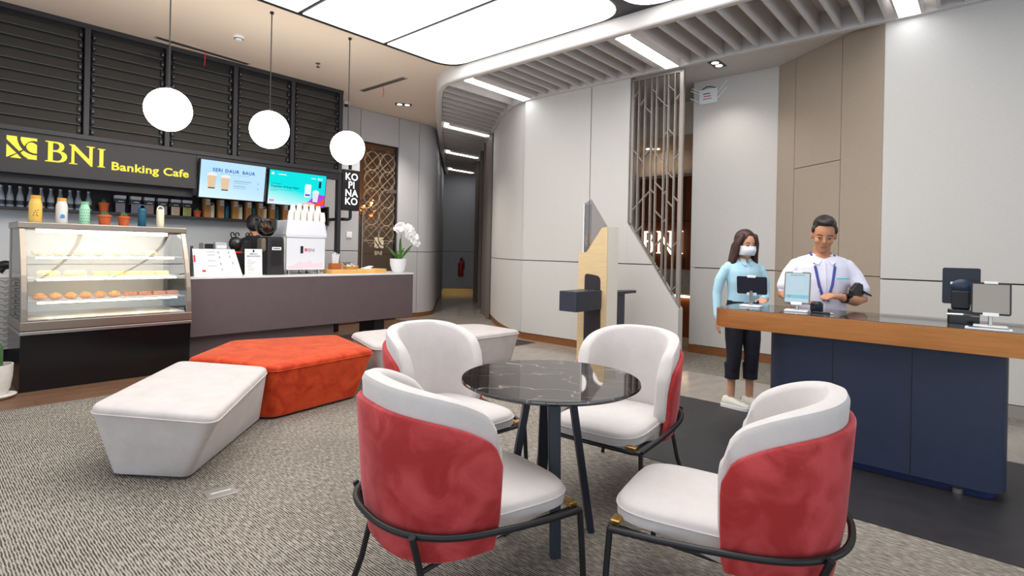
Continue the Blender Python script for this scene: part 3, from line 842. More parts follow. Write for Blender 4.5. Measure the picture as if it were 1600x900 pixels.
for px, kd in spots:
    loc = (wu(px, 8.43), 8.43, ZS)
    if kd == 'box':
        if kb is None:
            kb = thing('kraft_box', 'upright kraft gift box with white label on the wall shelf', 'box', loc, group='kraft boxes on the wall shelf')
            mb = MB(); mb.box(-.039, .039, -.045, .045, 0, .265); mb.build('carton', M_KRAFT, kb, bevel=.002)
            mb = MB(); mb.box(-.018, .034, -.0465, -.0455, .185, .262); l2 = mb.build('label_plate', M_LID, kb)
            mb = MB(); mb.box(-.010, .026, -.0475, -.0470, .205, .225); mb.build('printed_block', mat('pinkish print', rgb(206, 170, 176), .6), l2)
        else: copy_tree(kb, loc)
    elif kd == 'cream':
        if cr_p is None: cr_p = tumbler(loc, M_CREAM, 'cream tumbler with carry loop between kraft boxes on the wall shelf', 'tumblers between the kraft boxes', 0.93)
        else: copy_tree(cr_p, loc)
    else:
        if te_p is None: te_p = tumbler(loc, M_TEAL, 'teal tumbler with carry loop between kraft boxes on the wall shelf', 'tumblers between the kraft boxes', 0.95)
        else: copy_tree(te_p, loc)

# ================================================================== pastry display case
M_CASEF = mat('champagne steel frame', rgb(150, 138, 126), 0.32, metal=0.9)
M_GRAN = mat('black granite', rgb(20, 18, 20), 0.14, var=0.5, vscale=160)
M_CGLASS = glass('display glass', (0.97, 0.98, 0.98), 0.03)
M_CIN = mat('case interior white', rgb(244, 240, 232), 0.5)
M_WARM = glow('warm shelf strip light', (1.0, 0.90, 0.74), 18.0)
CU0, CU1 = 0.745, 2.115; CW = CU1 - CU0
case = thing('pastry_display_case', 'glazed pastry display case with steel frame on black granite base', 'display case', (CU0, 6.44, 0))
mb = MB(); mb.prism([(0.03, 0), (0.0, 0.515), (0.80, 0.515), (0.80, 0)], 0, CW, axis='x'); mb.build('granite_base', M_GRAN, case, bevel=0.004)
mb = MB(); mb.box(-0.005, CW+0.005, -0.012, 0.8, 0.515, 0.545); mb.build('base_trim', M_STEEL, case, bevel=0.003)
mb = MB(); mb.box(-0.005, CW+0.005, -0.015, 0.8, 0.55, 0.635); mb.build('bottom_frame', M_CASEF, case, bevel=0.006)
PROF = [(0.0, 0.635), (0.005, 0.75), (0.025, 0.90), (0.06, 1.05), (0.11, 1.20), (0.17, 1.34), (0.235, 1.475)]
for s in (0, 1):
    x = 0.0 if s == 0 else CW - 0.045
    mb = MB(); mb.loft([[(x, p[0]-.012, p[1]), (x+.045, p[0]-.012, p[1]), (x+.045, p[0]+.03, p[1]), (x, p[0]+.03, p[1])] for p in PROF]); mb.build('side_frame', M_CASEF, case, bevel=.004)
    mb = MB(); P = PROF + [(0.80, 1.475), (0.80, 0.635)]; xx = 0.008 if s == 0 else CW - 0.014
    mb.prism([(p[0]+.03 if i < len(PROF) else p[0], p[1]) for i, p in enumerate(P)], xx, xx + .006, axis='x'); mb.build('side_glass', M_CGLASS, case)
    mb = MB(); mb.box(x, x+.045, .76, .80, .635, 1.475); mb.build('rear_post', M_CASEF, case, bevel=.004)
mb = MB(); mb.loft([[(.045, p[0], p[1]), (CW-.045, p[0], p[1]), (CW-.045, p[0]+.006, p[1]), (.045, p[0]+.006, p[1])] for p in PROF]); mb.build('front_glass', M_CGLASS, case, smooth=True)
mb = MB(); mb.box(-.01, CW+.01, .215, .80, 1.475, 1.535); mb.build('top_frame', M_CASEF, case, bevel=.008)
mb = MB(); mb.box(.05, CW-.05, .77, .78, .64, 1.47); mb.build('rear_panel', M_CIN, case)
mb = MB(); mb.box(.05, CW-.05, .03, .77, .636, .645); mb.build('floor_tray', M_CIN, case)
shelf_y = {1.22: .17, 1.02: .09, 0.81: .05}
for z, y0 in shelf_y.items():
    mb = MB(); mb.box(.05, CW-.05, y0, .76, z-.008, z); sf = mb.build('glass_shelf', mat('frosted shelf', rgb(236, 232, 222), .25), case)
    mb = MB(); mb.box(.12, CW-.12, y0+.01, y0+.03, z-.024, z-.009); mb.build('strip_light', M_WARM, sf)
mb = MB(); mb.box(.13, CW-.16, .27, .31, 1.44, 1.47); mb.build('strip_light', M_WARM, case)
# pastries
def pastry(kind, loc, label, group, rot=0.0, c=None):
    m_ = mat('crust ' + str(c), rgb(*c), .6, var=.25, vscale=40)
    t = thing('pastry', label, 'pastry', loc, rot=rot, group=group)
    mb = MB()
    if kind == 'bun':
        mb.ell((0, 0, .028), (.055, .05, .032), 12, 8); mb.build('bun', m_, t, smooth=True)
        MB().ell((0, 0, .052), (.03, .028, .01), 10, 6).build('topping', mat('glaze ' + str(c), rgb(min(255, c[0]+26), min(255, c[1]+22), c[2]), .4), t, smooth=True)
    elif kind == 'braid':
        for i in range(3):
            mb.ell((-.05+.05*i, 0, .03), (.04, .05, .034), 10, 7, Matrix.Rotation(.6, 3, 'Z'))
        mb.build('loaf', m_, t, smooth=True)
        MB().box(-.08, .08, -.06, .06, 0, .004).build('paper', M_CIN, t)
    else:
        mb.prism([(-.055, -.035), (.055, -.045), (.055, .045), (-.055, .035)], .004, .045); mb.build('slice', m_, t, bevel=.006)
        MB().box(-.06, .06, -.05, .05, 0, .004).build('paper', M_CIN, t)
    return t
for k in range(7): pastry('bun', (CU0+.16+.155*k, 6.44+.36, 1.222), 'pale round bread on the top shelf of the pastry case', 'breads on the top case shelf', .3*k, (232, 206, 160))
for k in range(2): pastry('braid', (CU0+.22+.205*k, 6.44+.27, 1.022), 'braided loaf on the middle shelf of the pastry case', 'braided loaves in the pastry case', .1, (232, 206, 140))
for k in range(5): pastry('slice', (CU0+.62+.135*k, 6.44+.27, 1.022), 'yellow cake slice on the middle shelf of the pastry case', 'cake slices in the pastry case', .05*k, (236, 206, 110))
for k in range(6): pastry('bun', (CU0+.15+.115*k, 6.44+.19, .812), 'golden baked pastry on the lower shelf of the pastry case', 'golden pastries in the pastry case', .5*k, (214, 142, 62))
for k in range(4): pastry('slice', (CU0+.855+.127*k, 6.44+.19, .812), 'brown topped square pastry on the lower shelf of the pastry case', 'square pastries in the pastry case', .03*k, (190, 112, 56))
# bottles and pots on top of the case
ZC = 1.535
def drink_bottle(px, m, mc, h, r, label, extra=None):
    t = thing('drink_bottle', label, 'bottle', (at_w(px, 350, 6.78).x, 6.78, ZC))
    MB().lathe([(0, 0), (r*.96, 0), (r, .006), (r, h*.66), (r*.93, h*.74), (r*.74, h*.85), (r*.74, h*.88), (0, h*.88)], n=20).build('body', m, t, smooth=True)
    MB().lathe([(0, h*.88), (r*.78, h*.88), (r*.78, h*.99), (r*.7, h), (0, h)], n=20).build('cap', mc, t, smooth=True)
    if extra: extra(t, r, h)
    return t
M_YB = mat('yellow bottle', rgb(234, 190, 92), .5); M_OC = mat('orange cap', rgb(226, 160, 60), .5); M_WB = mat('off white bottle', rgb(222, 218, 212), .4)
M_MINT = mat('mint bottle', rgb(160, 214, 180), .5); M_DKD = mat('dark dots', rgb(40, 70, 58), .6); M_BLU = mat('blue badge', rgb(70, 140, 206), .5)
def dots_print(c):
    def f(t, r, h):
        mb = MB()
        for (a, z) in ((-.3, .35), (-.1, .42), (.1, .36), (0, .28), (-.4, .26), (.25, .45), (.2, .24)):
            mb.ell((r*math.sin(a)*1.0, -r*math.cos(a)*1.0, h*z), (.005, .0025, .006), 6, 5)
        mb.build('print', c, t)
    return f
def badge(t, r, h): MB().prism([(-.017, h*.20), (.017, h*.20), (.017, h*.32), (0, h*.37), (-.017, h*.32)], -r-.001, -r*.86, axis='y').build('print', M_BLU, t)
def mintdots(t, r, h):
    mb = MB()
    for i in range(5):
        for j in range(5):
            a = -.9 + .45*j + (.2 if i % 2 else 0); mb.ell((r*math.sin(a), -r*math.cos(a), h*(.12+.13*i)), (.004, .002, .004), 6, 5)
    mb.build('print', M_DKD, t)['kind'] = 'stuff'
drink_bottle(55, M_YB, M_OC, .255, .050, 'yellow bottle with brown print on top of the pastry case', dots_print(mat('brown print', rgb(110, 72, 44), .6)))
drink_bottle(96, M_WB, M_OC, .245, .047, 'off white bottle with blue badge on top of the pastry case', badge)
drink_bottle(132, M_MINT, mat('mint cap', rgb(120, 184, 150), .5), .225, .043, 'mint green bottle with dark dots on top of the pastry case', mintdots)
cactus_pot((at_w(163, 355, 6.78).x, 6.78, ZC), .058, .105, .05, 'wide terracotta pot with finger cacti on the pastry case next to the mint bottle', 1)
cactus_pot((at_w(193, 355, 6.78).x, 6.78, ZC), .053, .10, .06, 'terracotta pot with finger cacti on the pastry case next to the teal tumbler', 1)
tumbler((at_w(221.5, 358, 6.78).x, 6.78, ZC), mat('petrol tumbler', rgb(18, 82, 104), .35), 'petrol blue tumbler with carry loop on top of the pastry case', None, 1.0)
tumbler((at_w(250, 360, 6.78).x, 6.78, ZC), M_CREAM, 'cream tumbler with carry loop on top of the pastry case', None, 1.0)

# ================================================================== counter
M_CTR = mat('mauve brown laminate', rgb(98, 84, 88), 0.5, var=0.04, vscale=5)
M_CTOP = mat('white quartz top', rgb(234, 232, 232), 0.25, var=0.02, vscale=10)
ct = thing('cafe_counter', 'long mauve brown cafe counter with white top beside the pastry case', 'counter', (2.20, 6.90, 0))
KL = 5.463 - 2.20
mb = MB(); mb.box(0, KL, 0, .03, .285, .955); mb.build('front_panel', M_CTR, ct, bevel=.003)
mb = MB(); mb.box(KL-.03, KL, .032, .62, .285, .955); mb.build('end_panel', M_CTR, ct, bevel=.003)
mb = MB(); mb.box(0, KL-.03, .032, .62, .90, .955); mb.build('carcass', M_CTR, ct)
mb = MB(); mb.box(-.0, KL+.004, -.006, .63, .955, .98); mb.build('worktop', M_CTOP, ct, bevel=.003)
mb = MB(); mb.box(0, 1.94, .10, .58, 0, .285); mb.build('toe_kick', M_CTR, ct)
mb = MB(); mb.box(2.62, 2.80, .10, .5, 0, .30); mb.build('foot_block', M_BLACK, ct)
mb = MB(); mb.box(0.3, KL-.2, .45, .62, .28, .92); mb.build('rear_cabinet', M_CTR, ct)
ZT = .98
def cu(px, w, py=425): return at_w(px, py, w).x
# flyer board, with red accents
M_PAPER = mat('white paper', rgb(240, 240, 242), .6); M_RED = mat('red print', rgb(220, 40, 44), .5); M_GREYI = mat('grey print', rgb(150, 150, 160), .6)
t = thing('flyer_board', 'wide white printed board leaning at the end of the cafe counter by the pastry case', 'sign board', (cu(301, 7.06), 7.06, ZT))
Wb = cu(381, 7.06) - cu(303, 7.06)
mb = MB(); mb.loft([[(.02, 0, 0), (Wb, 0, 0), (Wb-.07, .09, .325), (.02, .09, .325)], [(.02, .004, 0), (Wb, .004, 0), (Wb-.07, .094, .325), (.02, .094, .325)]]); bd = mb.build('board', M_PAPER, t)
def onb(x0, x1, z0, z1, m, nm='printed_mark'):
    k = .09/.325; mb = MB(); mb.loft([[(x0, z0*k-.003, z0), (x1, z0*k-.003, z0), (x1, z1*k-.003, z1), (x0, z1*k-.003, z1)], [(x0, z0*k-.001, z0), (x1, z0*k-.001, z0), (x1, z1*k-.001, z1), (x0, z1*k-.001, z1)]]); mb.build(nm, m, bd)
onb(.025, .045, .17, .25, M_RED); onb(.11, .15, .05, .075, M_RED)
for (x, z) in ((.30, .27), (.31, .21), (.32, .13), (.42, .27), (.43, .22), (.33, .06), (.46, .14)): onb(x, x+.012, z, z+.03, M_GREYI)
for z in (.29, .25, .18, .12): onb(.18, .27, z, z+.006, M_GREYI, 'printed_line')
mb = MB(); mb.loft([[(-.01, .02, 0), (.014, .02, 0), (.034, .10, .36), (.01, .10, .36)], [(-.01, .06, 0), (.014, .06, 0), (.034, .13, .36), (.01, .13, .36)]]); mb.build('side_holder', M_BLACK, t, bevel=.003)
# till and scale boxes behind it
t = thing('receipt_printer', 'grey receipt printer behind the flyer board on the cafe counter', 'printer', (cu(322, 7.32), 7.32, ZT))
mb = MB(); mb.box(-.065, .06, -.08, .08, .0, .40); mb.build('case', mat('mid grey plastic', rgb(150, 150, 154), .4), t, bevel=.012)
mb = MB(); mb.box(-.05, .05, -.082, -.079, .33, .39); mb.build('dark_window', M_BLACK, t)
t = thing('till_display', 'light grey till display with white slip behind the flyer board', 'till display', (cu(343, 7.32), 7.32, ZT))
mb = MB(); mb.box(-.075, .065, -.05, .05, 0, .41); mb.build('case', mat('light grey plastic', rgb(190, 190, 196), .4), t, bevel=.01)
mb = MB(); mb.box(-.06, .06, -.053, -.05, .335, .375); mb.build('slip', M_WHITE, t)
# brew stand: black rack with hooks
t = thing('brewing_rack', 'black brewing rack with curled hooks and dials on the cafe counter', 'brewing rack', (cu(365, 7.34), 7.34, ZT))
mb = MB(); mb.box(-.075, .10, -.10, .10, 0, .30); mb.build('body', M_BLACK, t, bevel=.02)
mb = MB(); mb.ell((.0, -.04, .40), (.085, .06, .09), 12, 8); mb.build('head', M_BLACK, t, smooth=True)
for x in (-.04, .02, .15, .19): MB().tube([(x+.022*math.cos(a), -.04, .515+.026*math.sin(a)) for a in [-.6+i*.5 for i in range(9)]]+[(x+.005, -.04, .44)], .008, 6).build('hook', M_BLACK, t, smooth=True)
MB().cyl((.0, -.098, .43), (.0, -.104, .43), .022, n=14).build('dial', M_STEEL, t)
MB().box(-.03, .05, -.106, -.10, .28, .30).build('red_strip', M_RED, t)
mb = MB(); mb.box(.10, .20, -.06, .06, 0, .44); mb.build('side_column', M_BLACK, t, bevel=.012)
# menu sheet
t = thing('menu_sheet', 'white standing menu sheet headed MENU MAKANAN before the coffee grinder', 'menu', (cu(396.5, 7.02), 7.02, ZT))
mb = MB(); mb.box(-.108, .108, 0, .004, 0, .335); sheet = mb.build('sheet', M_PAPER, t); sheet.rotation_euler = (-.06, 0, 0)
M_INK = mat('blue grey ink', rgb(96, 116, 140), .6)
for k, s_ in enumerate(('MENU', 'MAKANAN')):
    text(s_, .030, M_INK, sheet, (0, -.002, .262-.028*k), FACE_ROOM, align='CENTER', bold=.0006, spacing=1.2)
mb = MB(); mb.box(-.010, .010, -.0015, 0, .295, .325); mb.build('printed_tag', M_BLACK, sheet)
for k in range(9):
    mb = MB(); mb.box(-.08, -.08+.05+.02*((k*7) % 4), -.0015, 0, .19-.02*k, .1945-.02*k); mb.build('printed_line', M_GREYI, sheet)
mb = MB(); mb.box(-.1, .1, .02, .06, 0, .012); mb.build('stand_foot', M_WHITE, t)
# coffee grinder
M_GRB = mat('grinder black', rgb(44, 42, 46), .4); M_HOP = glass('smoked hopper', (.45, .36, .32), .06)
t = thing('coffee_grinder', 'black coffee grinder with smoked bean hopper between menu sheet and espresso machine', 'coffee grinder', (cu(424, 7.16), 7.16, ZT))
mb = MB(); mb.prism(rounded_poly([(-.10, 0), (.13, 0), (.105, .505), (-.10, .50)], [.01, .01, .05, .02]), -.10, .10, axis='y'); mb.build('housing', M_GRB, t, bevel=.006)
mb = MB()
for k in range(16): mb.box(-.055, .085, -.104, -.100, .12+.021*k, .132+.021*k)
mb.build('vent_slats', M_BLACK, t)
mb = MB(); mb.box(-.045, .075, -.108, -.103, .325, .365); pl = mb.build('name_plate', M_WHITE, t)
bar(pl, -.03, .06, .340, .350, M_BLACK, y=-.110)
mb = MB(); mb.box(-.17, -.10, -.08, .08, .30, .48); mb.build('dosing_head', mat('grinder bronze', rgb(110, 98, 88), .4), t, bevel=.03, seg=3)
MB().lathe([(.05, .505), (.085, .53), (.13, .60), (.135, .73), (.13, .735), (.12, .60), (.08, .54), (.045, .51)], c=(-.08, 0, 0), n=20).build('hopper', M_HOP, t, smooth=True)
MB().lathe([(0, .51), (.05, .515), (.10, .57), (.11, .60), (0, .63)], c=(-.08, 0, 0), n=16).build('beans', mat('coffee beans', rgb(70, 46, 34), .6, var=.4, vscale=90), t, smooth=True)
# espresso machine
M_ESP = mat('espresso machine white', rgb(226, 228, 236), .3); M_ESPW = mat('machine side cream', rgb(214, 208, 202), .35)
u0, u1 = cu(447, 7.10), cu(507, 7.10)
t = thing('espresso_machine', 'white two group espresso machine with steel feet on the cafe counter', 'espresso machine', ((u0+u1)/2, 7.10, ZT))
hw = (u1-u0)/2
mb = MB(); mb.prism(rounded_poly([(-hw, .06), (hw, .06), (hw, .50), (-hw, .50)], [.02, .02, .01, .01]), 0, .03, axis='y'); mb.build('back_panel', M_ESP, t, bevel=.004)
mb = MB(); mb.loft([[(-hw-.01, -.015, .50), (hw+.01, -.015, .50), (hw+.01, .46, .50), (-hw-.01, .46, .50)], [(-hw-.02, -.02, .54), (hw+.02, -.02, .54), (hw+.02, .47, .54), (-hw-.02, .47, .54)], [(-hw+.01, .0, .735), (hw-.01, .0, .735), (hw-.01, .44, .735), (-hw+.01, .44, .735)]]); mb.build('top_cover', M_ESP, t, bevel=.012, seg=3)
for s in (-1, 1):
    mb = MB(); mb.prism([(.03, .06), (.36, .06), (.30, .24), (.30, .40), (.44, .48), (.44, .51), (.03, .51)], s*hw-.02, s*hw+.02, axis='x'); mb.build('side_panel', M_ESPW, t, bevel=.008)
mb = MB(); mb.box(-hw+.02, hw-.02, .03, .30, .08, .50); mb.build('inner_body', M_STEEL, t)
mb = MB(); mb.box(-hw+.02, hw-.02, .03, .42, .06, .10); mb.build('drip_tray', M_STEEL, t)
for (x, y) in ((-hw+.06, .05), (hw-.06, .05), (-hw+.06, .38), (hw-.06, .38), (0.02, .2)):
    MB().lathe([(0, 0), (.024, 0), (.026, .012), (.022, .015), (.022, .062), (0, .062)], c=(x, y, 0), n=14).build('foot', M_STEEL, t, smooth=True)
MB().box(-.085, -.045, -.003, 0, .285, .385).build('printed_tag', M_BLACK, t)
text('BNI', .062, mat('grey print ink', rgb(120, 120, 132), .5), t, (.025, -.002, .312), FACE_ROOM, bold=.0003)
MB().box(-.025, .015, -.003, 0, .315, .355).build('printed_logo', mat('pink red print', rgb(226, 90, 100), .5), t)
mb = MB(); mb.prism([(-hw+.03, .08), (hw-.03, .08), (hw-.03, .16), (.12, .14), (.05, .19), (0, .15), (-.10, .17), (-.18, .12), (-hw+.03, .11)], -.002, 0, axis='y'); mb.build('printed_skyline', mat('pale pink print', rgb(232, 208, 216), .5), t)
# paper cups, stacked upside down on the machine
cm = MB(); cm.lathe([(.0004, .090), (.0270, .090), (.0290, .088), (.0390, .010), (.0415, .008), (.0425, .004), (.0410, .0), (.0388, .0), (.0380, .010), (.0280, .0865), (.0004, .0885)], n=16)
M_CUP = mat('white paper cup', rgb(240, 236, 230), .6)
cmesh = cm.mesh('paper_cup', M_CUP, smooth=True)
zt = ZT + .735
for k, (px, w, n) in enumerate(((454, 7.15, 4), (464, 7.15, 4), (474, 7.15, 5), (484, 7.15, 4), (494, 7.15, 5), (503.5, 7.15, 4), (457, 7.25, 11), (467, 7.25, 12), (477, 7.25, 12), (487, 7.25, 12), (496.5, 7.25, 11))):
    for i in range(n):
        o = bpy.data.objects.new('paper_cup', cmesh); COL.objects.link(o)
        o.location = U(cu(px, w, 350), w, zt + .0135*i); o.rotation_euler = (0, 0, ANG)
        tag(o, 'white paper cup nested upside down in a stack on the espresso machine', 'cup', 'paper cups stacked on the espresso machine')
# tray, straw box, napkins, small plant
M_BAM = mat('bamboo', rgb(226, 176, 104), .5, var=.12, vscale=5, stretch=(1, 12, 1)); M_CHER = mat('reddish wood', rgb(176, 98, 48), .5, var=.15, vscale=10, stretch=(1, 1, 6))
ua, ub = cu(511.5, 7.14), cu(596, 7.14)
t = thing('serving_tray', 'long bamboo serving tray on the cafe counter', 'tray', ((ua+ub)/2, 7.14, ZT)); L = ub-ua
mb = MB(); mb.box(-L/2, L/2, -.13, .13, 0, .022); mb.build('tray_base', M_BAM, t, bevel=.004)
for (a, b, c, d) in ((-L/2, L/2, -.13, -.115), (-L/2, L/2, .115, .13), (-L/2, -L/2+.015, -.115, .115), (L/2-.015, L/2, -.115, .115)):
    mb = MB(); mb.box(a, b, c, d, .022, .062); mb.build('rim', M_BAM, t, bevel=.003)
t = thing('straw_holder', 'reddish wooden box holding a glass of white straws beside the espresso machine', 'straw holder', (cu(523, 7.12), 7.12, ZT + .022))
mb = MB(); mb.box(-.07, .07, -.06, .06, 0, .125); mb.build('wood_box', M_CHER, t, bevel=.004)
for k in range(12):
    a = k*2.4; x, y = .045*math.cos(a)*((k % 3+1)/3), .035*math.sin(a)*((k % 3+1)/3)
    MB().cyl((x, y, .10), (x*1.35, y*1.35, .25 + .012*(k % 4)), .007, n=6).build('straw', M_WHITE, t)
t = thing('sugar_bowl', 'yellow wooden bowl of sugar sachets on the bamboo tray', 'bowl', (cu(548, 7.14), 7.14, ZT + .022))
MB().lathe([(0, 0), (.06, 0), (.10, .05), (.115, .085), (.105, .085), (.06, .02), (0, .018)], n=20).build('bowl', M_BAM, t, smooth=True)
for k in range(7):
    mb = MB(); mb.box(-.028, .028, -.018, .018, 0, .006); o = mb.build('sachet', M_WHITE, t); o.location = (.06*math.cos(k*.9), .05*math.sin(k*.9), .075+.01*(k % 3)); o.rotation_euler = (.5*math.sin(k), .6*math.cos(k*2), k*.8)
t = thing('tabletop_plant', 'tiny plant with teal and orange leaves behind the bamboo tray', 'plant', (cu(541, 7.40), 7.40, ZT + .0))
MB().lathe([(0, 0), (.035, 0), (.045, .08), (.04, .08), (0, .07)], n=14).build('pot', M_WHITE, t, smooth=True)
for k, c in enumerate(((20, 120, 110), (230, 150, 40), (50, 70, 50), (24, 110, 110), (60, 60, 40))):
    a = -.9+.45*k; mb = MB(); mb.loft([[(0, -.008, .07), (0, .008, .07), (.004, 0, .075)], [(.06*a, -.014, .15), (.06*a, .014, .15), (.06*a+.004, 0, .155)], [(.15*a, -.002, .165), (.15*a, .002, .165), (.15*a, 0, .168)]]); mb.build('leaf', mat('leaf %d' % k, rgb(*c), .5), t)
t = thing('napkin_stack', 'folded white napkins lying at the end of the bamboo tray', 'napkins', (cu(575, 7.14), 7.14, ZT + .024))
mb = MB(); mb.loft([[(-.09, -.06, 0), (.11, -.06, 0), (.11, .06, 0), (-.09, .06, 0)], [(-.09, -.06, .04), (.0, -.06, .062), (.0, .06, .062), (-.09, .06, .04)]]); mb.build('napkin', M_PAPER, t, bevel=.004)
mb = MB(); mb.box(-.10, .06, -.05, .05, 0, .012); o = mb.build('folded_sheet', M_PAPER, t); o.location = (-.0, 0, .055); o.rotation_euler = (0, -.22, .1)
# orchid
M_ORL = mat('orchid leaf', rgb(74, 120, 44), .4, var=.25, vscale=14); M_ORF = mat('orchid petal', rgb(248, 246, 246), .6); M_STM = mat('orchid stem', rgb(52, 58, 40), .6)
ou = cu(622, 7.12)
t = thing('orchid_plant', 'white orchid with arching flower spray in a white pot at the counter end', 'orchid', (ou, 7.12, ZT))
MB().lathe([(0, 0), (.075, 0), (.10, .03), (.128, .12), (.134, .215), (.126, .215), (.118, .19), (0, .19)], n=26).build('pot', M_WHITE, t, smooth=True)
MB().lathe([(0, .19), (.118, .192), (0, .20)], n=16).build('soil', M_SOIL, t)
def leaf(par, base, tip, width, lift, m, name='leaf'):
    b, q = Vector(base), Vector(tip); d = q-b; side = Vector((-d.y, d.x, 0)); side = side.normalized() if side.length > 1e-4 else Vector((1, 0, 0))
    if abs(d.z) > d.xy.length: side = Vector((1, .2, 0)).normalized()
    rings = []
    for i in range(9):
        s = i/8; wdt = width*(math.sin(math.pi*min(1, .12+.88*s)))**.7 + .001; p = b + d*s + Vector((0, 0, lift*math.sin(math.pi*s)))
        rings.append([p - side*wdt, p + Vector((0, 0, -.25*wdt)), p + side*wdt, p + Vector((0, 0, .006-.25*wdt))])
    MB().loft(rings).build(name, m, par, smooth=True)
for base, tip, wd in (((-.02, 0, .2), (-.25, -.03, .42), .036), ((.03, -.01, .2), (.03, 0, .55), .034), ((.04, 0, .2), (.27, -.02, .45), .034), ((.04, .01, .2), (.29, .06, .37), .028), ((0, -.02, .2), (-.10, -.06, .34), .028), ((.02, 0, .2), (.13, .02, .40), .022)):
    leaf(t, base, tip, wd, .02, M_ORL)
def bez(P, n):
    out = []
    for k in range(n+1):
        q = [Vector(p) for p in P]; s = k/n
        while len(q) > 1: q = [q[i]*(1-s)+q[i+1]*s for i in range(len(q)-1)]
        out.append(q[0])
    return out
sp1 = bez([(-.02, 0, .2), (-.09, .0, .5), (-.07, 0, .78), (.02, 0, .72)], 14) ; MB().tube(sp1, .005, 6).build('stem', M_STM, t)
spray = bez([(.0, 0, .735), (.10, -.02, .76), (.22, -.03, .66), (.30, -.04, .50)], 16); MB().tube(spray, .003, 5).build('flower_spike', M_STM, t)
MB().tube(bez([(.03, .01, .2), (.05, 0, .5), (.05, 0, .7)], 8), .004, 6).build('stem', M_STM, t)
pet = MB()
for k in range(5):
    a = math.pi/2 + k*2*math.pi/5; rr = .034 if k in (1, 4) else .028
    M3 = Matrix.Rotation(a, 3, 'Y')
    pet.ell((rr*math.cos(a), 0, rr*math.sin(a)), (.026, .006, .026), 8, 5)
fmesh = pet.mesh('flower', M_ORF, smooth=True)
for k in range(30):
    s = spray[min(16, (k*16)//29)]
    o = bpy.data.objects.new('flower', fmesh); COL.objects.link(o); o.parent = t
    o.location = (s.x + random.uniform(-.045, .045), s.y - .02 + random.uniform(-.03, .03), s.z + random.uniform(-.06, .04) - .01)
    o.rotation_euler = (random.uniform(-.4, .4), random.uniform(-.6, .6), random.uniform(-.5, .5)); sc_ = random.uniform(1.1, 1.45); o.scale = (sc_,)*3
for k in range(4):
    o = MB().ell((0, 0, 0), (.009, .009, .013), 8, 6).build('bud', mat('orchid bud', rgb(176, 190, 110), .5), t, smooth=True); s = spray[16]; o.location = (s.x+.006*k-.01, s.y, s.z-.015-.012*k)

# back bar at far left with tile pattern
M_PAT = mat('pale patterned laminate', rgb(196, 192, 190), .6)
t = thing('back_bar', 'pale back bar with angular line pattern left of the pastry case', 'cabinet', (-.6, 8.0, 0))
mb = MB(); mb.box(0, 1.50, 0, .55, .18, .955); mb.build('carcass', M_PAT, t)
mb = MB(); mb.box(-.01, 1.51, -.01, .56, .955, .99); mb.build('worktop', M_CTOP, t, bevel=.003)
mb = MB(); mb.box(0, 1.50, .06, .5, 0, .18); mb.build('toe_kick', M_BLACK, t)
mb = MB()
for i in range(7):
    for j in range(12):
        x, z = 1.50-.11*(i+1), .20+.064*j
        for (a, b) in (((0, 0), (.05, .03)), ((.05, .03), (.11, .01)), ((.05, .03), (.06, .064)), ((.0, .05), (.06, .064))):
            if x+a[0] < 0 or z+b[1] > .95: continue
            mb.tube([(x+a[0], -.001, z+a[1]), (x+b[0], -.001, z+b[1])], .0022, 4)
mb.build('line_inlay', M_BLACK, t)
t = thing('handheld_scanner', 'black handheld scanner lying on the back bar left of the pastry case', 'scanner', (.80, 8.06, 1.015))
mb = MB(); mb.ell((0, 0, .075), (.07, .05, .05), 12, 8); mb.build('head', M_BLACK, t, smooth=True)
mb = MB(); mb.cyl((0, 0, .07), (-.05, 0, .0), .028, .035, 12); mb.build('grip', M_BLACK, t, smooth=True)

# ================================================================== KOPI NAKO sign on bracket
t = thing('blade_sign', 'small black lit box sign reading KOPI NAKO on a pipe bracket by the corner post', 'sign', (5.10, 8.20, 1.985))
mb = MB(); mb.prism(rrect(-.165, .165, 0, .69, .03, 4), -.05, .05, axis='y'); mb.build('sign_box', M_BLACK, t, bevel=.006)
M_WL = glow('white sign letters', (.95, .97, 1.0), 1.4)
for k, s_ in enumerate(('KO', 'PI', 'NA', 'KO')):
    text(s_, .165, M_WL, t, (0.0, -.053, .515-.138*k), FACE_ROOM, align='CENTER', bold=.004, spacing=1.05)
MB().tube([(.02, 0, 0), (.02, 0, -.10), (.01, 0, -.135), (-.03, 0, -.15), (-.09, .0, -.15), (-.13, .1, -.15), (-.13, .40, -.15)], .028, 10).build('pipe_bracket', M_BLACK, t, smooth=True)
MB().box(-.02, .02, -.02, .02, .69, 1.0).build('top_stem', M_BLACK, t)
MB().tube([(.0, 0, 1.0), (.0, .4, 1.0)], .02, 8).build('top_arm', M_BLACK, t)
t = thing('light_switch', 'white square light switch on the grey panel below the KOPI NAKO sign', 'switch', (5.35, 8.597, 1.53))
MB().box(-.055, .055, -.012, .003, 0, .11).build('plate', M_WHITE, t, bevel=.004); MB().box(-.03, .03, -.017, -.012, .02, .09).build('rocker', M_WHITE, t, bevel=.002)

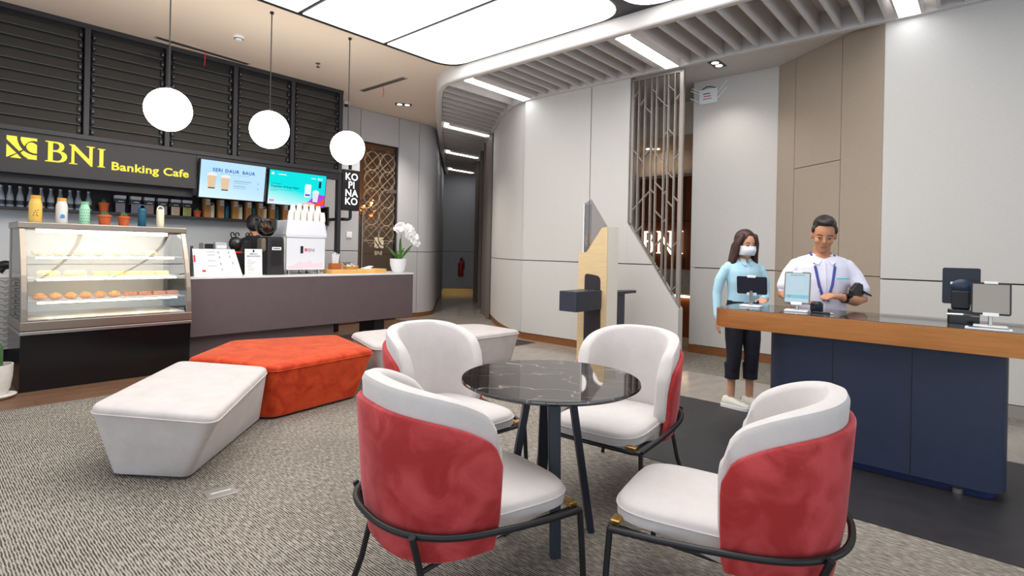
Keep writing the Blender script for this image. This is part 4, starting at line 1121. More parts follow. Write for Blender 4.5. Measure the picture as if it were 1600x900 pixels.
# ================================================================== bronze glass door with etched pattern
M_BRZ = glass('bronze glass', (.72, .60, .46), .06); M_ETCH = mat('etched line', rgb(214, 196, 164), .5)
dr = MB(); dr.box(5.56, 6.39, 8.66, 8.672, 0.01, 3.29); dr = struct(dr, 'door_1', M_BRZ)
mb = MB(); mb.box(5.553, 5.565, 8.62, 8.70, 0, 3.3); mb.box(6.385, 6.397, 8.62, 8.70, 0, 3.3); mb.build('door_frame', M_DKFRAME, dr)
mb = MB(); mb.box(5.60, 5.625, 8.58, 8.605, .55, 2.05); mb.box(5.605, 5.62, 8.60, 8.66, .65, .67); mb.box(5.605, 5.62, 8.60, 8.66, 1.93, 1.95); mb.build('pull_handle', M_STEEL, dr)
mb = MB(); mb.box(6.20, 6.39, 8.63, 8.665, 2.42, 2.48); mb.build('patch_fitting', M_STEEL, dr)
mb = MB()
def circ(cx, cz, r, n=20): mb.tube([(cx+r*math.cos(2*math.pi*i/n), 8.657, cz+r*math.sin(2*math.pi*i/n)) for i in range(n)], .0022, 4, closed=True)
for j in range(5):
    for i in range(2):
        cx, cz = 5.85+.34*i, 1.62+.34*j
        circ(cx, cz, .17); 
        mb.tube([(cx-.17, 8.657, cz-.17), (cx+.17, 8.657, cz+.17)], .0022, 4); mb.tube([(cx-.17, 8.657, cz+.17), (cx+.17, 8.657, cz-.17)], .0022, 4)
        mb.tube([(cx, 8.657, cz-.24), (cx+.17, 8.657, cz), (cx, 8.657, cz+.24), (cx-.17, 8.657, cz), (cx, 8.657, cz-.24)], .002, 4)
mb.tube([(5.68, 8.657, 1.5), (6.38, 8.657, 1.5)], .003, 4)
mb.build('etched_pattern', M_ETCH, dr)
for P in LOGO: o = flat([sc(P, 5.93, 1.36, .20, .20)], M_ETCH, dr, (0, 8.656, 0), 'etched_logo', .001)
o = text('BNI', .11, M_ETCH, dr, (5.93, 8.656, 1.23), FACE_ROOM)
# room behind the glass door: warm wall and gold cluster lamp
mb = MB(); mb.box(4.9, 7.4, 9.6, 9.7, 0, 3.4); struct(mb, 'wall_behind_glass_door', mat('warm brown wall', rgb(186, 150, 112), .6))
mb = MB(); mb.box(4.9, 7.4, 8.75, 9.7, 3.4, 3.45); struct(mb, 'ceiling_behind_glass_door', mat('warm brown wall', rgb(186, 150, 112), .6))
t = thing('wall_lamp', 'gold cluster wall lamp glowing behind the bronze glass door', 'wall lamp', (at_w(571, 322, 8.95).x, 8.95, at_w(571, 322, 8.95).z - .27))
M_GOLD = mat('gold leaf metal', rgb(206, 148, 58), .25, metal=1.0)
for k in range(16):
    a = k*2.39; r = .16*math.sqrt((k+.5)/16); o = MB().lathe([(0, 0), (.045, .01), (.06, .03), (.055, .03), (.04, .015), (0, .006)], n=12).build('gold_cup', M_GOLD, t, smooth=True)
    o.location = (r*math.cos(a), -.05 - .03*(k % 3), .25 + 1.25*r*math.sin(a)); o.rotation_euler = (1.2+.4*math.sin(k), .5*math.cos(k*1.7), 0)
for k, (x, z) in enumerate(((.10, .33), (.09, .18), (-.06, .28))):
    MB().ell((x, -.06, z), (.026, .026, .026), 10, 8).build('bulb', glow('amber bulb', (1.0, .66, .26), 160.0), t, smooth=True)
MB().box(-.2, .2, -.02, .65, .1, .13).build('bracket', M_GOLD, t)

# ================================================================== pendants and small ceiling things
M_GLOBE = glow('warm white globe', (1.0, .955, .86), 13.0)
for (u, w, z), lab in (((1.693, 5.86, 2.625), 'round white pendant globe hanging before the cafe sign letters'), ((2.654, 5.86, 2.61), 'round white pendant globe hanging between the other two globes'), ((3.586, 5.83, 2.557), 'round white pendant globe hanging nearest the KOPI NAKO sign')):
    t = thing('pendant_lamp', lab, 'pendant lamp', (u, w, z), group='pendant globes over the cafe counter')
    MB().ell((0, 0, 0), (.2, .2, .2), 28, 18).build('globe', M_GLOBE, t, smooth=True)
    MB().cyl((0, 0, .195), (0, 0, CZ - z - .002), .006, n=8).build('rod', M_BLACK, t)
    MB().cyl((0, 0, .192), (0, 0, .215), .03, n=14).build('holder', M_BLACK, t); MB().cyl((0, 0, CZ - z - .02), (0, 0, CZ - z), .02, n=14).build('canopy', M_BLACK, t)
t = thing('smoke_detector', 'round white smoke detector on the cafe ceiling', 'smoke detector', (2.712, 6.861, CZ))
MB().lathe([(0, -.05), (.03, -.05), (.045, -.03), (.06, -.02), (.06, 0), (0, 0)], n=18).build('body', M_WHITE, t, smooth=True)
MB().lathe([(.046, -.034), (.05, -.034), (.05, -.028), (.046, -.028)], n=18).build('vent_ring', M_BLACK, t)
t = thing('sprinkler_head', 'small ceiling sprinkler near the second pendant globe', 'sprinkler', (3.81, 6.981, CZ))
MB().cyl((0, 0, 0), (0, 0, -.05), .008, n=8).build('stem', M_STEEL, t); MB().cyl((0, 0, -.05), (0, 0, -.055), .025, n=12).build('deflector', M_BLACK, t); MB().cyl((0, 0, 0), (0, 0, -.006), .03, n=12).build('rose', M_BLACK, t)
def vent(a, b, wd, label):
    d = Vector((b[0]-a[0], b[1]-a[1], 0)); L = d.length
    t = thing('air_vent', label, 'air vent', (a[0], a[1], CZ), rot=math.atan2(d.y, d.x)); mb = MB()
    mb.box(0, L, -wd/2, wd/2, -.008, 0); mb.build('frame', mat('grey vent', rgb(176, 168, 160), .5), t)
    for k in range(3): MB().box(.02, L-.02, -wd*.35+wd*.28*k, -wd*.35+wd*.28*k+.012, -.012, -.008).build('slot', M_DKFRAME, t)
    mb = MB(); mb.tube([(L*.5, 0, -.01), (L*.5+.01, .02, -.10), (L*.5, .01, -.19)], .006, 4); mb.build('ribbon', M_RED, t)
vent((4.925, 7.633), (4.933, 6.516), .10, 'slim ceiling air vent with red ribbon beside the slatted soffit')
vent((2.06, 7.68), (3.22, 7.78), .09, 'slim ceiling air vent with red ribbon along the louvred glazing')
t = thing('dome_camera', 'white dome security camera at the ceiling above the grey panels', 'security camera', (5.14, 8.42, CZ))
MB().cyl((0, 0, 0), (0, 0, -.05), .055, n=16).build('housing', M_WHITE, t, smooth=True); MB().ell((0, 0, -.05), (.045, .045, .04), 14, 8).build('dome', M_BLACKG, t, smooth=True)
def downlight(u, w, z, label, rot=0, power=260):
    t = thing('twin_downlight', label, 'downlight', (u, w, z), rot=rot)
    MB().box(-.14, .14, -.07, .07, -.006, 0).build('trim', M_BLACK, t)
    for s in (-1, 1):
        MB().cyl((s*.065, 0, -.006), (s*.065, 0, -.009), .042, n=16).build('lamp', glow('downlight lamp', (1, .96, .9), 6.0), t)
    ld = bpy.data.lights.new('downlight_beam', 'SPOT'); ld.energy = power; ld.color = (1, .95, .88); ld.spot_size = math.radians(120); ld.spot_blend = .8; ld.shadow_soft_size = .06
    lo = bpy.data.objects.new('downlight_beam', ld); COL.objects.link(lo); lo.parent = t; lo.location = (0, 0, -.03)
downlight(5.843, 7.75, CZ, 'twin downlight in the ceiling before the bronze glass door', -.6)
downlight(6.79, 2.62, 3.76, 'twin downlight in the niche ceiling above the wall mounted router', 0, 40)
t = thing('ceiling_speaker', 'round grey ceiling speaker between the soffit slats', 'speaker', (5.45, 1.46, SZ + .19))
MB().cyl((0, 0, 0), (0, 0, .05), .085, n=20).build('grille', mat('grey vent', rgb(176, 168, 160), .5), t, smooth=True); MB().lathe([(.085, -.004), (.1, -.004), (.1, .05), (.085, .05)], n=20).build('rim', M_WHITE, t)
# ================================================================== lounge chairs
def velvet(name, c1, c2, c3):
    m = bpy.data.materials.new(name); m.use_nodes = True; nt = m.node_tree; b = nt.nodes['Principled BSDF']
    b.inputs['Roughness'].default_value = 0.75; b.inputs['Sheen Weight'].default_value = 0.55; b.inputs['Sheen Roughness'].default_value = 0.35
    b.inputs['Sheen Tint'].default_value = (*c3, 1); b.inputs['Specular IOR Level'].default_value = 0.2
    tc = nt.nodes.new('ShaderNodeTexCoord')
    n = nt.nodes.new('ShaderNodeTexNoise'); n.inputs['Scale'].default_value = 7; n.inputs['Detail'].default_value = 5; n.inputs['Distortion'].default_value = 1.2
    nt.links.new(tc.outputs['Object'], n.inputs['Vector'])
    r = nt.nodes.new('ShaderNodeValToRGB'); r.color_ramp.elements[0].position = .38; r.color_ramp.elements[1].position = .66
    r.color_ramp.elements[0].color = (*c1, 1); r.color_ramp.elements[1].color = (*c2, 1)
    nt.links.new(n.outputs['Fac'], r.inputs['Fac']); nt.links.new(r.outputs['Color'], b.inputs['Base Color'])
    return m
M_REDV = velvet('crimson velvet', rgb(160, 46, 46), rgb(190, 72, 74), rgb(255, 170, 180))
M_ORV = velvet('rust orange velvet', rgb(178, 54, 26), rgb(206, 76, 40), rgb(255, 170, 130))
M_FAB = mat('off white bouclé', rgb(198, 191, 189), 0.9, var=0.025, vscale=14, bump=0.12, bscale=260, sheen=0.25)
M_FABO = mat('grey white suede', rgb(196, 187, 184), 0.9, var=0.06, vscale=7, bump=0.05, bscale=200, sheen=0.3)

def upath(hw, xb, xf, n=40, e=2.7):
    """U-shaped plan from right front end round the back to left front end: points and outward normals"""
    P = []
    xs = -0.04                              # where the straight arm starts
    for i in range(5): P.append((xf + (xs - xf) * i / 5, -hw))
    m = n
    for i in range(m + 1):
        a = -math.pi/2 + math.pi * i / m
        c, s = math.cos(a), math.sin(a)
        P.append((xs - (xs - xb) * abs(c) ** (2/e), hw * math.copysign(abs(s) ** (2/e), s)))
    for i in range(1, 6): P.append((xs + (xf - xs) * i / 5, hw))
    P = subdiv(P, 48)
    N = []
    for i in range(len(P)):
        a, b = P[max(i-1, 0)], P[min(i+1, len(P)-1)]
        tx, ty = b[0]-a[0], b[1]-a[1]; L = math.hypot(tx, ty)
        N.append((-ty/L, tx/L) if False else (ty/L*-1, tx/L))
    # orient outward (away from the seat centre)
    N = [(nx, ny) if (nx*(p[0]-0.0) + ny*p[1]) > 0 else (-nx, -ny) for (nx, ny), p in zip(N, P)]
    return P, N

def band(P, N, zb, zt, d_in, d_out, flare, z0, lip=0.02, tuck=None):
    """solid curved wall: inner offset d_in, outer offset d_out; zt(q) top height, q = 0 at back, 1 at the arm ends"""
    rings = []; n = len(P)
    for i, (p, nr) in enumerate(zip(P, N)):
        q = abs(2*i/(n-1) - 1); T = zt(q); B = zb(q)
        def pt(d, z):
            o = d + flare*(z - z0) - (tuck(z) if tuck else 0.0)
            return (p[0] + nr[0]*o, p[1] + nr[1]*o, z)
        h = T - B
        md = (d_in+d_out)/2; hd = (d_out-d_in)/2
        prof = [(d_out, B + .012), (d_out, B + h*.33), (d_out, B + h*.66), (d_out, T - lip), (md + hd*.72, T - lip*.3), (md, T), (md - hd*.72, T - lip*.3), (d_in, T - lip), (d_in, B + h*.66), (d_in, B + h*.33), (d_in, B + .012), (md, B)]
        ring = [pt(d, z) for d, z in prof]
        rings.append(ring)
    def shrink(r, k, push):
        c = Vector((0, 0, 0))
        for v in r: c += Vector(v)
        c /= len(r)
        return [tuple(c + (Vector(v)-c)*k + push) for v in r]
    def end(r, r2, P0, P1):
        d = (Vector((P0[0], P0[1], 0)) - Vector((P1[0], P1[1], 0))).normalized()
        return [shrink(r, .55, d*.016), shrink(r, .85, d*.011)]
    s = end(rings[0], rings[1], P[0], P[1]); e = end(rings[-1], rings[-2], P[-1], P[-2])
    return MB().loft(s + rings + list(reversed(e)))

CH = {}
def chair_parts():
    P, N = upath(.250, -.315, -.015)
    tuck = lambda z: 0.30 * max(0.0, .40 - z) ** 1.3
    def pad_top(q):
        z = .892 - .150*q**2.6
        if q > .84: z -= .07*(1 - math.sqrt(max(0, 1 - ((q-.84)/.16)**2)))
        return z
    pad = band(P, N, lambda q: .38, pad_top, -.040, .038, .07, .42, .03)
    P2, N2 = upath(.250, -.315, -.027)
    def sh_top(q):
        z = .805 - .150*q**2.6
        if q > .90: z -= .03*(1 - math.sqrt(max(0, 1 - ((q-.90)/.10)**2)))
        return z
    shell = band(P2, N2, lambda q: .275, sh_top, .030, .062, .07, .42, .012, tuck)
    CH['shell'] = shell.mesh('shell', M_REDV, smooth=True)
    CH['backrest'] = pad.mesh('backrest', M_FAB, smooth=True)
    # seat cushion
    def outline(k, hwf, hwb, xf, xb):
        out = []
        m = 48
        for i in range(m):
            a = 2*math.pi*i/m; c, s = math.cos(a), math.sin(a); e = 4.2
            x = math.copysign(abs(c)**(2/e), c); y = math.copysign(abs(s)**(2/e), s)
            xx = (xf+xb)/2 + (xf-xb)/2*x*k[0]
            hw = hwb + (hwf-hwb)*((xx-xb)/(xf-xb))
            out.append((xx, hw*y*k[1]))
        return out
    rings = []
    for (k, z) in (((.80, .78), .0), ((.93, .91), .0), ((.985, .975), .014), ((1.0, 1.0), .05), ((1.0, 1.0), .085), ((.985, .98), .108), ((.95, .94), .121), ((.80, .80), .131), ((.45, .45), .136)):
        o = outline(k, .278, .235, .405, -.27)
        ring = []
        for (x, y) in o:
            zb = .272 + .072*max(0, min(1, (x+.05)/.30))       # underside rises to the front
            zz = zb + (.345-zb)*min(1, z/.05) if z < .05 else .345 + (z-.05)*.95
            ring.append((x, y, zz))
        rings.append(ring)
    CH['seat'] = MB().loft(rings).mesh('seat', M_FAB, smooth=True)
    o = outline((1.004, 1.004), .278, .235, .405, -.27)
    CH['piping'] = MB().tube([(x, y, .345+.04) for x, y in o], .004, 5, closed=True).mesh('piping', M_FAB, smooth=True)
    # frame ring
    Pr, Nr = upath(.250, -.315, .04)
    zr = .330; zrx = lambda x: .330 + (.345 - x)*.118
    ring = [(p[0]+n[0]*.082, p[1]+n[1]*.082, zrx(p[0])) for p, n in zip(Pr, Nr)]
    ring = [(.375, -.305, zrx(.345)), (.20, -.322, zrx(.20))] + ring + [(.20, .322, zrx(.20)), (.375, .305, zrx(.345))]
    CH['frame_ring'] = MB().tube(ring, .0125, 10).mesh('frame_ring', M_BLACK, smooth=True)
    CH['front_bar'] = MB().tube([(.375, -.305, zr), (.386, -.26, .326), (.388, 0, .326), (.386, .26, .326), (.375, .305, zr)], .0115, 8).mesh('front_bar', M_BLACK, smooth=True)
    for s, nm in ((-1, 'r'), (1, 'l')):
        CH['front_leg_'+nm] = MB().tube([(.375, s*.305, zr-.0), (.382, s*.312, .2), (.39, s*.322, 0)], .0125, 8).mesh('leg', M_BLACK, smooth=True)
        CH['rear_leg_'+nm] = MB().tube([(-.338, s*.262, zrx(-.338)), (-.285, s*.225, .255), (-.31, s*.25, .10), (-.335, s*.275, 0)], .0125, 8).mesh('leg', M_BLACK, smooth=True)
        CH['stretcher_'+nm] = MB().tube([(-.285, s*.225, .258), (-.12, s*.18, .258), (.20, s*.22, .295), (.375, s*.27, .328)], .009, 6).mesh('stretcher', M_BLACK, smooth=True)
        CH['clip_'+nm] = MB().box(.348, .385, s*.25-.03, s*.25+.03, .334, .354).mesh('brass_clip', M_BRASS, bevel=.004)
chair_parts()
def chair(x, y, deg, label):
    t = thing('lounge_chair', label, 'chair', (x, y, 0), math.radians(deg), 'red and white tub chairs around the marble table', world_pos=True)
    for key, nm in (('shell', 'shell'), ('backrest', 'backrest'), ('seat', 'seat'), ('frame_ring', 'frame_ring'), ('front_bar', 'front_bar'), ('front_leg_r', 'leg'), ('front_leg_l', 'leg'), ('rear_leg_r', 'leg'), ('rear_leg_l', 'leg'),
                    ('stretcher_r', 'stretcher'), ('stretcher_l', 'stretcher'), ('clip_r', 'brass_clip'), ('clip_l', 'brass_clip')):
        o = bpy.data.objects.new(nm, CH[key]); COL.objects.link(o); o.parent = t
        if key == 'seat':
            q = bpy.data.objects.new('piping', CH['piping']); COL.objects.link(q); q.parent = o
    return t
chair(-.19, 2.20, 36, 'red backed tub chair with its back to the white ottoman and floor box')
chair(.865, 2.10, 149, 'red backed tub chair with its back to the navy reception desk')
chair(-.385, 3.32, -46, 'white fronted tub chair standing before the long white bench')
chair(.665, 3.28, -127, 'white fronted tub chair standing before the kiosk')

# ================================================================== marble table
def marble(name):
    m = bpy.data.materials.new(name); m.use_nodes = True; nt = m.node_tree; b = nt.nodes['Principled BSDF']
    b.inputs['Roughness'].default_value = .03; b.inputs['IOR'].default_value = 2.0
    tc = nt.nodes.new('ShaderNodeTexCoord'); mp = nt.nodes.new('ShaderNodeMapping'); mp.inputs['Rotation'].default_value = (0, 0, .5); mp.inputs['Scale'].default_value = (1.0, 2.6, 1)
    nt.links.new(tc.outputs['Object'], mp.inputs['Vector'])
    n = nt.nodes.new('ShaderNodeTexNoise'); n.inputs['Scale'].default_value = 1.7; n.inputs['Detail'].default_value = 3; n.inputs['Distortion'].default_value = .35
    nt.links.new(mp.outputs[0], n.inputs['Vector'])
    s = nt.nodes.new('ShaderNodeMath'); s.operation = 'SUBTRACT'; s.inputs[1].default_value = .5; nt.links.new(n.outputs['Fac'], s.inputs[0])
    a = nt.nodes.new('ShaderNodeMath'); a.operation = 'ABSOLUTE'; nt.links.new(s.outputs[0], a.inputs[0])
    r = nt.nodes.new('ShaderNodeValToRGB'); r.color_ramp.elements[0].position = 0; r.color_ramp.elements[0].color = (*rgb(140, 132, 126), 1)
    r.color_ramp.elements[1].position = .005; r.color_ramp.elements[1].color = (*rgb(34, 30, 30), 1)
    nt.links.new(a.outputs[0], r.inputs['Fac']); nt.links.new(r.outputs[0], b.inputs['Base Color'])
    return m
TX, TY = .1985, 2.636
t = thing('marble_table', 'round black marble table on four splayed dark legs', 'table', (TX, TY, 0), 0, world_pos=True)
MB().lathe([(0, .726), (.41, .726), (.424, .732), (.43, .738), (.43, .744), (.427, .75), (0, .75)], n=72).build('tabletop', marble('black marble'), t, smooth=True)
M_TLEG = mat('navy black steel', rgb(34, 38, 50), .4)
MB().lathe([(0, .70), (.16, .70), (.16, .726), (0, .726)], n=24).build('mount_plate', M_TLEG, t)
for k in range(4):
    a = math.radians(6 + 90*k); c, s = math.cos(a), math.sin(a)
    def L(r, q, z): return (r*c - q*s, r*s + q*c, z)
    mb = MB(); rings = []
    for r, z, hw in ((.10, .715, .030), (.215, 0, .023)):
        rings.append([L(r-.016, -hw, z), L(r+.016, -hw, z), L(r+.016, hw, z), L(r-.016, hw, z)])
    mb.loft(rings); mb.build('leg', M_TLEG, t, bevel=.003)

# ================================================================== ottomans
def ottoman(label, top, bot, h, m, cat='ottoman', name='ottoman', rad=.09):
    """top and bottom plan polygons (ccw, world metres)"""
    c = Vector((sum(p[0] for p in bot)/len(bot), sum(p[1] for p in bot)/len(bot), 0))
    t = thing(name, label, cat, c, 0, world_pos=True)
    def rp(P, k, r):
        cc = Vector((sum(p[0] for p in P)/len(P), sum(p[1] for p in P)/len(P)))
        Q = [tuple(cc + (Vector(p)-cc)*k) for p in P]
        return rounded_poly(Q, [r*k]*len(Q))
    T = rp(top, 1, rad); B = rp(bot, 1, rad*.6)
    loc = lambda P, z: [(p[0]-c.x, p[1]-c.y, z) for p in P]
    mix = lambda s: [(b[0]+(a[0]-b[0])*s, b[1]+(a[1]-b[1])*s) for a, b in zip(T, B)]
    rings = [loc(rp(bot, .97, rad*.6), .015), loc(B, .025)] + [loc(mix(s), .025+(h-.07)*s) for s in (.25, .5, .75, 1.0)]
    body = MB().loft(rings).build('body', m, t, smooth=True)
    rings = [loc(mix(1.0), h-.045)] + [loc(rp(top, k, rad), z) for k, z in ((1.003, h-.03), (.995, h-.015), (.975, h-.004), (.93, h+.002), (.6, h+.008), (.2, h+.01))]
    cu_ = MB().loft(rings).build('top_cushion', m, t, smooth=True)
    MB().tube(loc(rp(top, 1.006, rad), h-.042), .005, 5, closed=True).build('seam', m, cu_, smooth=True)
    MB().prism([(p[0]-c.x, p[1]-c.y) for p in rp(bot, .9, .02)], 0, .02).build('plinth', M_BLACK, t)
    return t
def wz(px, py, z):
    d = ray(px, py); q = (z-CAM_H)/d.z; return (d.x*q, d.y*q)
HO = .43
ottoman('off white tapered ottoman beside the rust orange ottoman and floor box', [wz(136, 634, HO), wz(336, 650, HO), wz(420, 572, HO), wz(282, 562, HO)],
        [wz(172, 746, 0), wz(294, 752, 0), wz(408, 656, 0), (wz(282, 562, HO)[0]+.12, wz(282, 562, HO)[1]-.08)], HO, M_FABO)
rt = [wz(430, 573, HO), wz(584, 545, HO), wz(526, 522, HO), wz(362, 531, HO), wz(300, 556, HO), wz(330, 566, HO)]
rt = [wz(430, 573, HO), wz(584, 545, HO), wz(526, 522, HO), wz(362, 531, HO), wz(292, 559, HO), (-2.25, 4.37)]
rb = [wz(430, 656, 0), wz(556, 622, 0), (-1.80, 5.62), (-2.60, 5.18), (-2.55, 4.52), wz(408, 656, 0)]
ottoman('rust orange velvet six sided ottoman in front of the cafe counter', rt, rb, HO, M_ORV, rad=.06)
ottoman('long off white bench ottoman behind the tub chairs near the curved wall', [(-1.28, 5.16), (-.60, 5.70), (.14, 6.42), (-.38, 6.92), (-1.15, 6.55), (-1.76, 5.98)],
        [(-1.26, 5.30), (-.66, 5.78), (.03, 6.44), (-.38, 6.82), (-1.1, 6.47), (-1.64, 5.98)], HO, M_FABO, 'bench', 'bench_ottoman', .12)
# floor box
p = wz(345, 770, 0); t = thing('floor_box', 'flat steel floor socket plate set in the carpet', 'floor socket', (p[0], p[1], 0), ANG - .12, world_pos=True)
MB().box(-.075, .075, -.06, .06, -.005, .006).build('plate', mat('satin nickel', rgb(196, 190, 186), .35, metal=.7), t, bevel=.002); MB().box(-.05, .05, -.004, .004, .006, .008).build('slot', M_WHITE, t)
# cactus in white pot
p = wz(3, 622, 0)
t = thing('potted_cactus', 'columnar cactus in a white pot with saucer by the pastry case', 'potted cactus', (p[0]-.06, p[1]-.02, 0), 0, world_pos=True)
M_POTW = mat('white ceramic', rgb(226, 220, 214), .5, var=.04, vscale=30)
MB().lathe([(0, 0), (.12, 0), (.15, .02), (.155, .03), (.0, .03)], n=28).build('saucer', M_POTW, t, smooth=True)
MB().lathe([(0, .03), (.085, .03), (.11, .08), (.125, .18), (.13, .29), (.118, .29), (.112, .26), (0, .26)], n=28).build('pot', M_POTW, t, smooth=True)
MB().lathe([(0, .258), (.112, .262), (0, .27)], n=18).build('soil', M_SOIL, t)
n = 20; rings = []
for i in range(12):
    q = i/11; rad = .075*(1 if q < .75 else math.sqrt(max(.02, 1-((q-.75)/.25)**2)))
    rings.append([(-.03+rad*(1+.10*(-1)**j)*math.cos(2*math.pi*j/n), rad*(1+.10*(-1)**j)*math.sin(2*math.pi*j/n), .25+.24*q) for j in range(n)])
MB().loft(rings).build('cactus', M_CACT, t, smooth=True)

# ================================================================== reception desk
M_NAVY = mat('navy leatherette', rgb(42, 50, 72), .42, var=.05, vscale=10); M_COPPER = mat('brushed copper band', rgb(186, 122, 68), .34, metal=.65, var=.10, vscale=4, stretch=(1, 1, 18))
M_TOPG = mat('dark glass worktop', rgb(74, 72, 72), .06, spec=.8)
dk = thing('reception_desk', 'long reception desk with copper band, dark glossy top and navy base', 'desk', (4.08, 1.55, 0))
# local: x = u - 4.08 (0 at front of base), y = w - 1.55 (0 near left end), running to -y
zt0, zt1 = .845, .975
def capsule(x0, x1, y0, y1, r): return rounded_poly([(x0, y0), (x1, y0), (x1, y1), (x0, y1)], [r]*4)
band_o = capsule(-.14, .50, -2.3, -.02, .16); band_i = capsule(-.125, .485, -2.285, -.035, .15)
mb = MB(); mb.prism(band_o, zt0, zt1); mb.build('copper_band', M_COPPER, dk, smooth=True)
mb = MB(); mb.prism(band_i, zt1 - .001, zt1 + .003); mb.build('worktop', M_TOPG, dk)
mb = MB(); mb.prism(capsule(0, .42, -1.635, -.37, .13), .055, zt0); mb.build('base', M_NAVY, dk, smooth=True)
for y in (-.78, -1.2): MB().box(-.0015, .004, y-.002, y+.002, .06, zt0-.005).build('panel_seam', M_BLACK, dk)
mb = MB(); mb.prism(capsule(.05, .38, -1.59, -.42, .11), .0, .055); mb.build('plinth', mat('blue plinth', rgb(30, 44, 84), .3), dk, smooth=True)
for y in (-.75, -1.42): MB().cyl((.055, y, 0), (.055, y, .03), .03, n=14).build('levelling_foot', M_STEEL, dk)
ZD = zt1 + .003
def tablet(label, loc, rot, W, H, tilt, zc, front, back, screen_fn=None, stand='white'):
    t = thing('tablet', label, 'tablet', loc, rot=rot)
    ms = M_WHITE if stand == 'white' else M_BLACK
    MB().prism(rrect(-.075, .075, -.05, .06, .015, 3), 0, .012).build('stand_base', ms, t, bevel=.003)
    MB().cyl((0, .01, .012), (0, .02, zc*.75), .011, n=10).build('stand_post', M_STEEL, t)
    M3 = Matrix.Rotation(tilt, 4, 'X')
    s = MB(); s.prism(rrect(-W/2, W/2, -H/2, H/2, .012, 4), -.005, .005, axis='y')
    s.v = [tuple(M3 @ Vector(v) + Vector((0, 0, zc))) for v in s.v]; tb = s.build('tablet_body', back, t, bevel=.002)
    s = MB(); s.box(-W/2+.008, W/2-.008, -.0065, -.0055, -H/2+.01, H/2-.01); s.v = [tuple(M3 @ Vector(v) + Vector((0, 0, zc))) for v in s.v]; s.build('display', front, tb)
    for bb in ((-.035, .035, -.012, .012, -H/2-.008, -H/2+.012), (-.03, .03, -.01, .01, H/2-.008, H/2+.006)):
        s = MB(); s.box(*bb); s.v = [tuple(M3 @ Vector(v) + Vector((0, 0, zc))) for v in s.v]; s.build('clamp', ms, t, bevel=.002)
    if screen_fn: screen_fn(tb, M3, zc)
    return t
M_SCR = glow('pale blue tablet screen', rgb(196, 224, 236), .85); M_SCRG = mat('idle tablet screen', rgb(150, 142, 132), .15)
M_TBK = mat('tablet back', rgb(26, 30, 44), .35); M_BEZ = mat('tablet bezel bronze', rgb(120, 108, 96), .35)
pw = at_z(1176, 483, ZD)
def back_bits(tb, M3, zc):
    for (x0, x1, z0, z1, rot) in ((-.012, .008, -.05, .02, 0), (.05, .10, .0, .016, .6)):
        s = MB(); s.box(x0, x1, .0055, .007, z0, z1); s.v = [tuple(M3 @ Vector(v) + Vector((0, 0, zc))) for v in s.v]; s.build('sticker', M_WHITE, tb)
face_u = math.pi/2
def desk_at(px, u): return at_u(px, 480, u).y
# seen from behind, near the woman
tablet('tablet seen from behind on a white stand beside the woman', (4.28, desk_at(1174, 4.28), ZD), -face_u + math.pi + .06, .215, .135, -.16, .16, M_SCRG, M_TBK, None)
def pay_print(tb, M3, zc):
    for (x0, x1, z0, z1, m_) in ((-.075, .075, -.075, -.05, glow('tablet band', rgb(150, 206, 226), .85)), (-.045, .045, .085, .092, M_GREYI), (-.04, .045, -.02, .065, mat('pale print block', rgb(176, 196, 206), .6)), (-.055, -.04, -.07, -.055, M_BRASS), (.04, .055, -.07, -.055, M_BRASS)):
        s = MB(); s.box(x0, x1, -.0078, -.0072, z0, z1); s.v = [tuple(M3 @ Vector(v) + Vector((0, 0, zc))) for v in s.v]; s.build('printed_mark', m_, tb)
tablet('tablet with pale blue payment screen standing before the man', (4.18, desk_at(1245, 4.18), ZD), -face_u + .10, .165, .225, -.20, .165, M_SCR, M_BEZ, pay_print)
t = thing('desk_speaker', 'small round navy speaker beside the payment tablet', 'speaker', (4.25, desk_at(1276, 4.25), ZD))
MB().lathe([(0, 0), (.035, 0), (.04, .01), (.04, .06), (.03, .07), (0, .07)], n=18).build('body', M_TBK, t, smooth=True); MB().lathe([(0, .07), (.03, .07), (.028, .074), (0, .074)], n=18).build('cap', M_BLACK, t)
t = thing('pen', 'black pen lying on the desk before the man', 'pen', (4.16, desk_at(1285, 4.16), ZD), rot=-face_u-.1)
MB().cyl((-.06, 0, .007), (.05, 0, .007), .006, n=8).build('barrel', M_BLACK, t); MB().cyl((.05, 0, .007), (.07, 0, .007), .006, .002, 8).build('tip', M_STEEL, t)
# payment terminal and second tablet at the right
t = thing('payment_terminal', 'black upright payment terminal with round pad near the idle tablet', 'terminal', (4.29, desk_at(1506, 4.29), ZD), rot=-face_u)
mb = MB(); mb.prism(rrect(-.075, .075, -.06, .05, .012, 3), 0, .085); mb.build('base', M_BLACKG, t, bevel=.006)
MB().box(-.06, .03, -.03, .03, .085, .20).build('neck', M_BLACK, t, bevel=.01)
mb = MB(); mb.prism(rrect(-.105, .075, .115, .335, .01, 3), .0, .014, axis='y'); mb.build('screen_back', M_TBK, t, bevel=.003)
MB().ell((-.005, -.015, .225), (.06, .018, .045), 18, 8).build('round_pad', mat('navy pad', rgb(34, 48, 70), .3), t, smooth=True)
MB().box(-.065, -.05, -.02, -.012, .235, .25).build('white_tag', M_WHITE, t)
MB().tube([(-.075, -.062, .055), (0, -.075, .058), (.075, -.062, .055)], .008, 6).build('steel_bar', M_STEEL, t)
tablet('idle grey tablet on a white stand at the end of the desk', (4.145, desk_at(1548, 4.145), ZD), -face_u + .05, .175, .185, -.12, .165, M_SCRG, M_BLACK, None)
t = thing('card_tray', 'slim white card tray lying before the idle tablet', 'tray', (4.03, desk_at(1545, 4.03), ZD), rot=-face_u)
